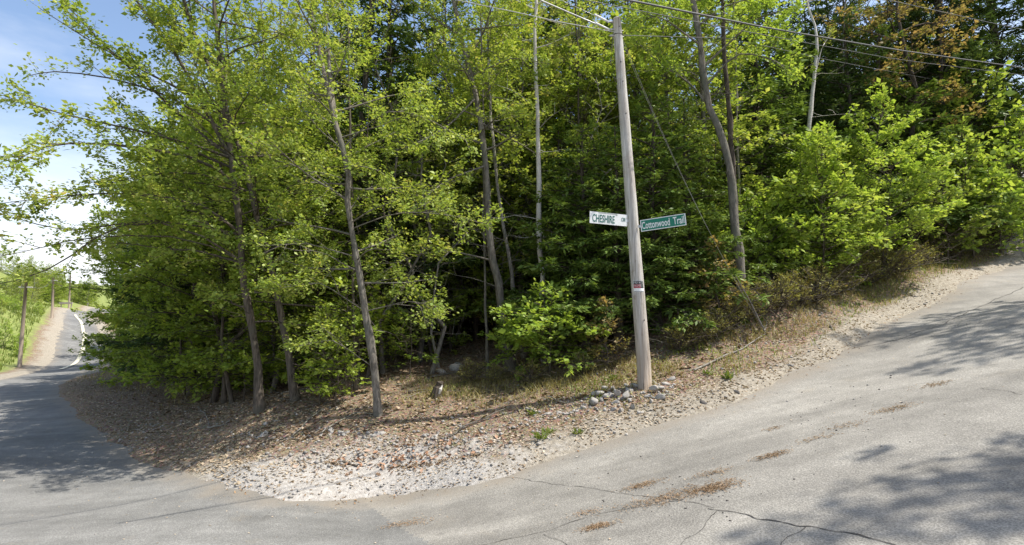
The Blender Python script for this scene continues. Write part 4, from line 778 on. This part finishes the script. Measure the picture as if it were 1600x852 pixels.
for k in range(22): rock(rr.gauss(750, 40), rr.gauss(722, 8), rr.uniform(6, 14), k, 'pale stone by the road edge left of the weeds', 'pale stones by the road edge')
for k in range(74):
    px, py = (rr.gauss(1090, 70), rr.gauss(775, 22)) if k % 2 else (rr.gauss(1330, 80), rr.gauss(650, 50))
    if py < 620 and px < 1250: continue
    rock(px, py, rr.uniform(3, 6.5), k, 'small dark pebble lying loose on the side road', 'loose pebbles on the side road', 'pebble', .1, 'pebble', darkr if k % 4 else paler)
# stump
q = ground_hit(682, 632); st = empty('tree_stump', (q[0], q[1], gz(q[0], q[1]))); tag(st, 'small dark broken stump with a pale split face, below the boulder', 'stump')
mb = MB(); mb.tube([(0, 0, -.1), (.0, 0, .08), (.03, 0, .2), (.07, .02, .30), (.12, .02, .34)], [.16, .12, .10, .08, .02], 9); add('bark', mb.mesh('bark', M['bark_dark']), st)
mb = MB(); mb.tube([(.06, -.085, .08), (.09, -.08, .18), (.13, -.05, .27)], [.02, .035, .012], 6); add('split_face', mb.mesh('split_face', M['bark_birch']), st)
def stick(pts, r_, mat, label, group=None, lift=.04):
    W = np.array([ground_hit(*p) for p in pts]); W[:, 2] = G(W[:, 0], W[:, 1]) + lift; b = W[0].copy(); W = W - b; t_ = np.linspace(0, 1, len(W)); s_ = np.linspace(0, 1, 9); W = np.stack([np.interp(s_, t_, W[:, i]) for i in range(3)], 1); W[1:-1] += np.random.normal(0, .012, (7, 3))
    mb = MB(); mb.tube(list(W), list(np.linspace(r_, r_ * .5, 9)), 6); tag(add('fallen_branch', mb.mesh('fallen_branch', mat, True), None, b), label, 'branch', group)
stick([(1085, 590), (1130, 570), (1165, 552), (1197, 530)], .022, M['bark_pale'], 'long pale fallen branch on the bank right of the pole'); stick([(1195, 532), (1200, 520), (1190, 505)], .012, M['bark_pale'], 'short branch end standing at the tip of the long pale branch', lift=.1)
stick([(700, 695), (745, 672), (800, 650)], .015, M['bark_grey'], 'thin grey branch on the leafy bank below the stump'); stick([(822, 652), (838, 657)], .03, M['bark_pale'], 'short pale chunk of wood in the litter left of the rock pile')
stick([(670, 605), (690, 597), (712, 592)], .04, M['bark_grey'], 'grey rotten log before the boulder'); stick([(455, 690), (480, 668), (505, 650)], .014, M['bark_pale'], 'pale stick leaning on the bank below the left maples')
stick([(500, 690), (530, 668), (560, 655), (590, 660)], .014, M['bark_pale'], 'bent pale stick below the grey forking trunk'); stick([(310, 640), (322, 658), (326, 678)], .016, M['bark_pale'], 'thin stick hanging down the bank by the left road'); stick([(325, 678), (345, 676), (358, 668)], .022, M['bark_pale'], 'short pale stick lying by the left road verge')
stick([(535, 737), (558, 742)], .03, M['bark_brown'], 'small brown chunk of bark on the gravel', lift=.02); stick([(1515, 645), (1530, 655)], .01, M['bark_brown'], 'tiny twig lying on the side road', lift=.01)
for k in range(26):
    px = rr.uniform(380, 860); py = rr.uniform(600, 660); a = rr.uniform(-.6, .6); l = rr.uniform(20, 50)
    stick([(px, py), (px + l * .5, py + a * l * .3), (px + l, py + a * l * .5)], rr.uniform(.006, .012), M['bark_pale' if k % 2 else 'bark_brown'], 'dead twig lying on the shaded slope under the trees', 'dead twigs on the shaded slope', .05)

def scatter(n_, cond, xr, yr, seed):
    rs = np.random.RandomState(seed); x = rs.uniform(*xr, n_); y = rs.uniform(*yr, n_); d = sdist(x, y); k = cond(x, y, d, rs); x, y, d = x[k], y[k], d[k]
    return x, y, H(x, y) + relief(x, y, d), rs
def flakes(name, x, y, z, rs, size, wid, mat, label, tilt=.5, lift=.012, fold=.3):
    n_ = len(x); P_ = np.stack([x, y, z + lift], 1); th = rs.uniform(0, 6.283, n_); nn = rs.normal(0, tilt, (n_, 3)); nn[:, 2] = 1; nn /= np.linalg.norm(nn, axis=1, keepdims=True)
    ax_ = np.stack([np.cos(th), np.sin(th), 0 * th], 1); ax_ -= (ax_ * nn).sum(1, keepdims=True) * nn; ax_ /= np.linalg.norm(ax_, axis=1, keepdims=True); bb = np.cross(nn, ax_); sz = size * rs.uniform(.5, 1.5, (n_, 1))
    V = np.stack([P_ - ax_ * sz / 2, P_ + bb * sz * wid / 2 + nn * sz * fold * .4, P_ + ax_ * sz / 2, P_ - bb * sz * wid / 2 + nn * sz * fold * .4], 1).reshape(-1, 3); i = np.arange(n_) * 4
    tag(add(name, mesh_np(name, V, np.concatenate([np.stack([i, i + 1, i + 2], 1), np.stack([i, i + 2, i + 3], 1)]), mat)), label, 'ground litter', kind='stuff')
def band(pts, sd_):      # density falling off from a pixel polyline on the ground
    P_ = [ground_hit(*p)[:2] for p in pts]
    def f(x, y):
        b = np.full(x.shape, 1e9)
        for (a0, a1), (b0, b1) in zip(P_[:-1], P_[1:]):
            dx, dy = b0 - a0, b1 - a1; t_ = np.clip(((x - a0) * dx + (y - a1) * dy) / (dx * dx + dy * dy), 0, 1); b = np.minimum(b, (x - a0 - t_ * dx) ** 2 + (y - a1 - t_ * dy) ** 2)
        return np.exp(-b / (2 * sd_ ** 2))
    return f
inview = lambda x, y: (np.abs(x) < y * .95 + 1)
x, y, z, rs = scatter(3000, lambda x, y, d, rs: (d > .5) & (rs.rand(len(x)) < np.exp(-(((x + 1.9) / 1.0) ** 2 + ((y - 10.1) / .35) ** 2))), (-5, 1), (8.5, 11.5), 21)
flakes('leaf_litter', x, y, z, rs, .085, .6, M['red_litter'], 'reddish brown fallen leaves caught among the rubble', .7, .03)
x, y, z, rs = scatter(300000, lambda x, y, d, rs: (d > .05) & inview(x, y) & (rs.rand(len(x)) < np.clip(12 / np.hypot(x, y), .1, 1) ** 2 * np.clip(.7 + d / 1.5, 0, 1) * np.clip(.5 + 2.5 * (fbm(x, y, 1.4) + .15), .2, 1) * (1 - .9 * np.exp(-(((x + 3) / 2.6) ** 2 + ((y - 8.9) / .9) ** 2))) * np.clip(1.5 - d / 3, .3, 1)), (-16, 20), (8, 26), 1)
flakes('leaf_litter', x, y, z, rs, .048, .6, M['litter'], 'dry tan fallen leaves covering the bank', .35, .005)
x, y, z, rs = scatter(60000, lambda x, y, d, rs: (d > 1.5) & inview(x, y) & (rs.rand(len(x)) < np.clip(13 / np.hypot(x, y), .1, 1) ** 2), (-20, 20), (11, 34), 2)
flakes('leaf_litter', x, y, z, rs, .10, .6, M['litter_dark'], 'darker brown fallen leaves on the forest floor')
x, y, z, rs = scatter(26000, lambda x, y, d, rs: (d > -.28) & (d < .45) & (np.hypot(x, y) < 24) & (rs.rand(len(x)) < np.exp(-((d - .05) / .16) ** 2) * (.15 + .85 * (fbm(x, y, .8) > -.1))), (-14, 18), (4, 22), 3); z = np.maximum(z, H(x, y))
flakes('leaf_litter', x, y, z, rs, .045, .4, M['rust_needles'], 'rusty needles and leaf crumbs drifted along the asphalt edge')
# patches of rusty needles on the asphalt
PX = []
for px, py, rx, n_ in [(1112, 764, .22, 420), (1035, 781, .28, 300), (1003, 760, .16, 160), (932, 824, .12, 200), (918, 803, .16, 70), (1204, 713, .14, 160), (1270, 688, .16, 60), (1395, 640, .20, 130), (1460, 602, .18, 90), (1108, 742, .18, 80), (632, 820, .25, 130), (1205, 673, .1, 40), (1320, 668, .2, 60)]:
    q = ground_hit(px, py); rs = np.random.RandomState(px); n_ = n_ * 2; PX.append(np.c_[q[0] + rs.normal(0, rx * .7, n_) + (fbm(rs.rand(n_) * 3, rs.rand(n_), 2)) * rx, q[1] + rs.normal(0, rx * .36, n_)])
PX = np.concatenate(PX); flakes('needle_litter', PX[:, 0], PX[:, 1], H(PX[:, 0], PX[:, 1]), np.random.RandomState(5), .032, .22, M['tan_needles'], 'rusty brown pine needle patches on the side road', .25, .012)
x, y, z, rs = scatter(9000, lambda x, y, d, rs: (d < -.1) & inview(x, y) & (rs.rand(len(x)) < np.exp(d / 1.6) * .5), (-12, 14), (4, 18), 8); flakes('road_crumbs', x, y, H(x, y), rs, .022, .8, M['litter'], 'loose crumbs and leaf scraps on the asphalt', .2, .006)
# gravel as small solid stones
Vo, Fo = np.array([(1, 0, 0), (-1, 0, 0), (0, 1, 0), (0, -1, 0), (0, 0, .8), (0, 0, -.8)]), np.array([(0, 2, 4), (2, 1, 4), (1, 3, 4), (3, 0, 4), (2, 0, 5), (1, 2, 5), (3, 1, 5), (0, 3, 5)])
def gravel(name, x, y, z, rs, smin, smax, mat, label):
    n_ = len(x); s_ = smin + (smax - smin) * rs.rand(n_, 1, 1) ** 3; V = Vo[None] * s_ * rs.uniform(.55, 1.2, (n_, 6, 1)); th = rs.uniform(0, 6.28, n_); c_, s2 = np.cos(th)[:, None], np.sin(th)[:, None]
    V = np.stack([V[..., 0] * c_ - V[..., 1] * s2, V[..., 0] * s2 + V[..., 1] * c_, V[..., 2]], -1) + np.stack([x, y, z + s_[:, 0, 0] * .25], 1)[:, None]; F_ = (Fo[None] + 6 * np.arange(n_)[:, None, None]).reshape(-1, 3)
    tag(add(name, mesh_np(name, V.reshape(-1, 3), F_, mat)), label, 'gravel', kind='stuff')
x, y, z, rs = scatter(44000, lambda x, y, d, rs: (d > -.05) & (d < 4) & inview(x, y) & (rs.rand(len(x)) < (.12 + 1.0 * np.exp(-(((x + 2.5) / 2.8) ** 2 + ((y - 9.1) / 1.2) ** 2)) + .25 * np.exp(-((d - .8) / .9) ** 2)) * np.clip(.15 + 3 * (fbm(x, y, 1.1) + .12), .08, 1)), (-10, 12), (7.5, 16), 4)
gravel('gravel', x, y, z, rs, .006, .045, M['stone_pale'], 'pale broken gravel spread over the corner')
rl = band([(505, 733), (530, 742), (560, 744), (620, 741), (690, 733), (745, 724)], .05); x, y, z, rs = scatter(60000, lambda x, y, d, rs: (rs.rand(len(x)) < rl(x, y) * .4 * (fbm(x, y, 2) > -.05)), (-5, 1), (8.5, 10.5), 22)
flakes('leaf_litter', x, y, z, rs, .035, .7, M['litter_dark'], 'dark leaf flakes standing in for the shade along a rill in the gravel', .6, .01)  # dark flakes stand in for the shade of a rill not cut in the relief
x, y, z, rs = scatter(9000, lambda x, y, d, rs: (d > .8) & (rs.rand(len(x)) < np.exp(-(((x + 2.2) / 2.2) ** 2 + ((y - 10.4) / .5) ** 2)) + .7 * np.exp(-(((x - 2.2) / .9) ** 2 + ((y - 10.9) / .4) ** 2))), (-7, 5), (9, 13), 6)
gravel('gravel', x, y, z, rs, .01, .06, M['stone'], 'grey crushed stone in the shallow ditch below the trees')
x, y, z, rs = scatter(2600, lambda x, y, d, rs: (d < .1) & inview(x, y) & (rs.rand(len(x)) < np.exp(d / 1.5) * .6), (-8, 12), (5, 14), 9); gravel('gravel', x, y, H(x, y), rs, .004, .014, M['stone'], 'fine grit strewn on the asphalt')
# grass and scrub
def blades(name, x, y, z, rs, h_, w_, mat, label, cat='grass', lean=.45):
    n_ = len(x); th = rs.uniform(0, 6.28, n_); hh_ = h_ * rs.uniform(.4, 1.3, n_); dx = np.cos(th); dy = np.sin(th); ln = rs.uniform(.1, lean, n_) * 2
    b = np.stack([x, y, z - .01], 1); u = np.stack([-dy, dx, 0 * dx], 1) * w_; d = np.stack([dx, dy, 0 * dx], 1); m1 = b + d * (hh_ * ln * .3)[:, None] + Zax * (hh_ * .6)[:, None]; tp = b + d * (hh_ * ln)[:, None] + Zax * hh_[:, None]
    V = np.stack([b - u, b + u, m1 + u * .7, m1 - u * .7, tp], 1).reshape(-1, 3); i = np.arange(n_) * 5
    F_ = np.concatenate([np.stack(q, 1) for q in ((i, i + 1, i + 2), (i, i + 2, i + 3), (i + 3, i + 2, i + 4))]); tag(add(name, mesh_np(name, V, F_, mat)), label, cat, kind='stuff')
bd = band([(700, 620), (780, 615), (860, 615), (960, 600), (1060, 570), (1160, 525), (1260, 480), (1360, 450), (1460, 412), (1560, 372)], .75)
x, y, z, rs = scatter(160000, lambda x, y, d, rs: (d > .5) & (rs.rand(len(x)) < bd(x, y) * np.clip(.55 + 2.4 * fbm(x, y, 1.6), 0, 1)), (-3, 20), (9, 24), 12); blades('grass_tufts', x, y, z, rs, .17, .006, M['grass_dry'], 'straw-coloured dry grass along the foot of the wood', 'grass', 1.0)
x, y, z, rs = scatter(60000, lambda x, y, d, rs: (d > .5) & (rs.rand(len(x)) < bd(x, y) * .9 * (fbm(x, y, .7) > .02)), (-3, 20), (9, 24), 13); blades('grass_tufts', x, y, z, rs, .14, .009, M['grass'], 'fresh green grass blades along the foot of the wood', 'grass', .9)
x, y, z, rs = scatter(90000, lambda x, y, d, rs: (d > .45) & (rs.rand(len(x)) < bd(x, y) * np.clip(.4 + 2.4 * fbm(x + 9, y, 1.3), 0, 1)), (-3, 20), (9, 24), 17); flakes('ground_plants', x, y, z + rs.rand(len(x)) * .10, rs, .035, .7, M['scrub_green'], 'low green and olive leafy ground plants along the foot of the wood', .5, .01)
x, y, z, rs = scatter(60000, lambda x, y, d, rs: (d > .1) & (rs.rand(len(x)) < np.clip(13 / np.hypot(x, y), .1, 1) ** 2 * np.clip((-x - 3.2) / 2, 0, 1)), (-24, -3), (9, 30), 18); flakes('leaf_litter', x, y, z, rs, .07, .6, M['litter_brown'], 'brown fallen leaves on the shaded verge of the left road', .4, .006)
bl = band([(130, 585), (180, 600), (240, 612), (300, 640)], .9); x, y, z, rs = scatter(60000, lambda x, y, d, rs: (d > .6) & (rs.rand(len(x)) < bl(x, y) * .3 * (fbm(x, y, .5) > 0)), (-30, -4), (12, 38), 14); blades('grass_tufts', x, y, z, rs, .18, .008, M['grass_dry'], 'dry grass patches on the verge of the left road')
x, y, z, rs = scatter(60000, lambda x, y, d, rs: (d > 2) & (x / y < -.66) & (x / y > -1.05), (-100, -26), (38, 95), 15); blades('bank_grass', x, y, z, rs, .4, .03, M['grass'], 'bright green grass and low growth on the sunny far-left bank')
bs_ = band([(1060, 560), (1150, 520), (1230, 485), (1320, 455), (1400, 425), (1470, 400), (1550, 375)], .45)
scm = plant_mesh('scrub', broadleaf(950, .42, .02, .60, 36, dict(gap=.10, tr=.003, levels=1, flat=.35, up=.2), 0, 0, tr=.008, elev=(.5, 1.2)), 'bark_brown', 'scrub', per=5, size=.042, wid=.6, jit=.03)
for px, py, s, lb in [(1065, 560, .8, 'low olive brown scrub right of the utility pole'), (1105, 545, .9, 'low scrub under the bronze bush on the bank'), (1150, 525, .7, 'low scrub beneath the curving trunk'), (1255, 492, .8, 'low olive scrub below the bright bushes, nearest the guy wire'), (1300, 475, .9, 'low olive scrub below the middle young maple'),
        (1345, 458, 1.0, 'brown scrub below the olive bush'), (1385, 445, 1.1, 'brown twiggy scrub left of the pale feathery shrub'), (1425, 432, 1.1, 'brown twiggy scrub under the tallest young maple'), (1465, 415, 1.2, 'brown twiggy scrub below the pale feathery shrub'), (1505, 398, 1.2, 'brown scrub along the upper side road'), (1550, 378, 1.2, 'brown scrub near the right edge by the side road'),
        (735, 612, .7, 'low dry scrub right of the stump'), (775, 612, .6, 'low dry scrub below the stout leaning trunk'), (830, 612, .5, 'low green-brown scrub below the broad-leaved sapling'), (910, 600, .5, 'low scrub left of the pole pile')] + [(px_, py_, .9, None) for px_, py_ in [(1085, 552), (1125, 535), (1175, 515), (1200, 505), (1225, 500), (1280, 488), (1320, 470), (1365, 455), (1405, 440), (1445, 425), (1485, 410), (1525, 392), (1575, 372), (1595, 362), (1240, 480), (1285, 465), (1330, 448), (1375, 430), (1420, 412), (1545, 365), (1590, 350)]]:
    q = ground_hit(px, py); put('scrub', scm, q[0], q[1] + .1, None, s * 1.35 * rr.uniform(.65, 1.15), lb or 'olive and brown twiggy scrub on the open bank beside the side road', 'scrub', None if lb else 'scrub on the open bank')
def weed(px, py, s, label):
    q = ground_hit(px, py); rs = np.random.RandomState(px); mb = MB()
    for k in range(34):
        a = rs.uniform(0, 6.28); l = rs.uniform(.08, .2) * s; e = rs.uniform(.4, 1.3); d = np.array((math.cos(a) * math.cos(e), math.sin(a) * math.cos(e), math.sin(e))); u = np.array((-math.sin(a), math.cos(a), 0)) * .012 * s; c0 = rs.normal(0, .04, 3) * (1, 1, 0); b = len(mb.v)
        mb.v += [tuple(c0), tuple(c0 + d * l * .55 + u), tuple(c0 + d * l + (0, 0, -.03 * s)), tuple(c0 + d * l * .55 - u)]; mb.f += [(b, b + 1, b + 2), (b, b + 2, b + 3)]
    tag(add('weed', mb.mesh('weed', M['grass']), None, (q[0], q[1], gz(q[0], q[1]))), label, 'weed')
weed(845, 698, 1.2, 'largest small green weed on the sandy verge left of the pole'); weed(856, 690, .9, 'darker weed touching the largest one on its right'); weed(902, 688, .8, 'small lone green weed on the verge below the rock pile'); weed(1137, 603, 1.3, 'green weed on the verge right of the pole'); weed(1106, 596, .9, 'small weed left of the green one on the right verge')
weed(957, 605, 1.2, 'bright green weed just left of the pole among the stones'); weed(833, 658, .9, 'dry green weed beside the short chunk of wood')
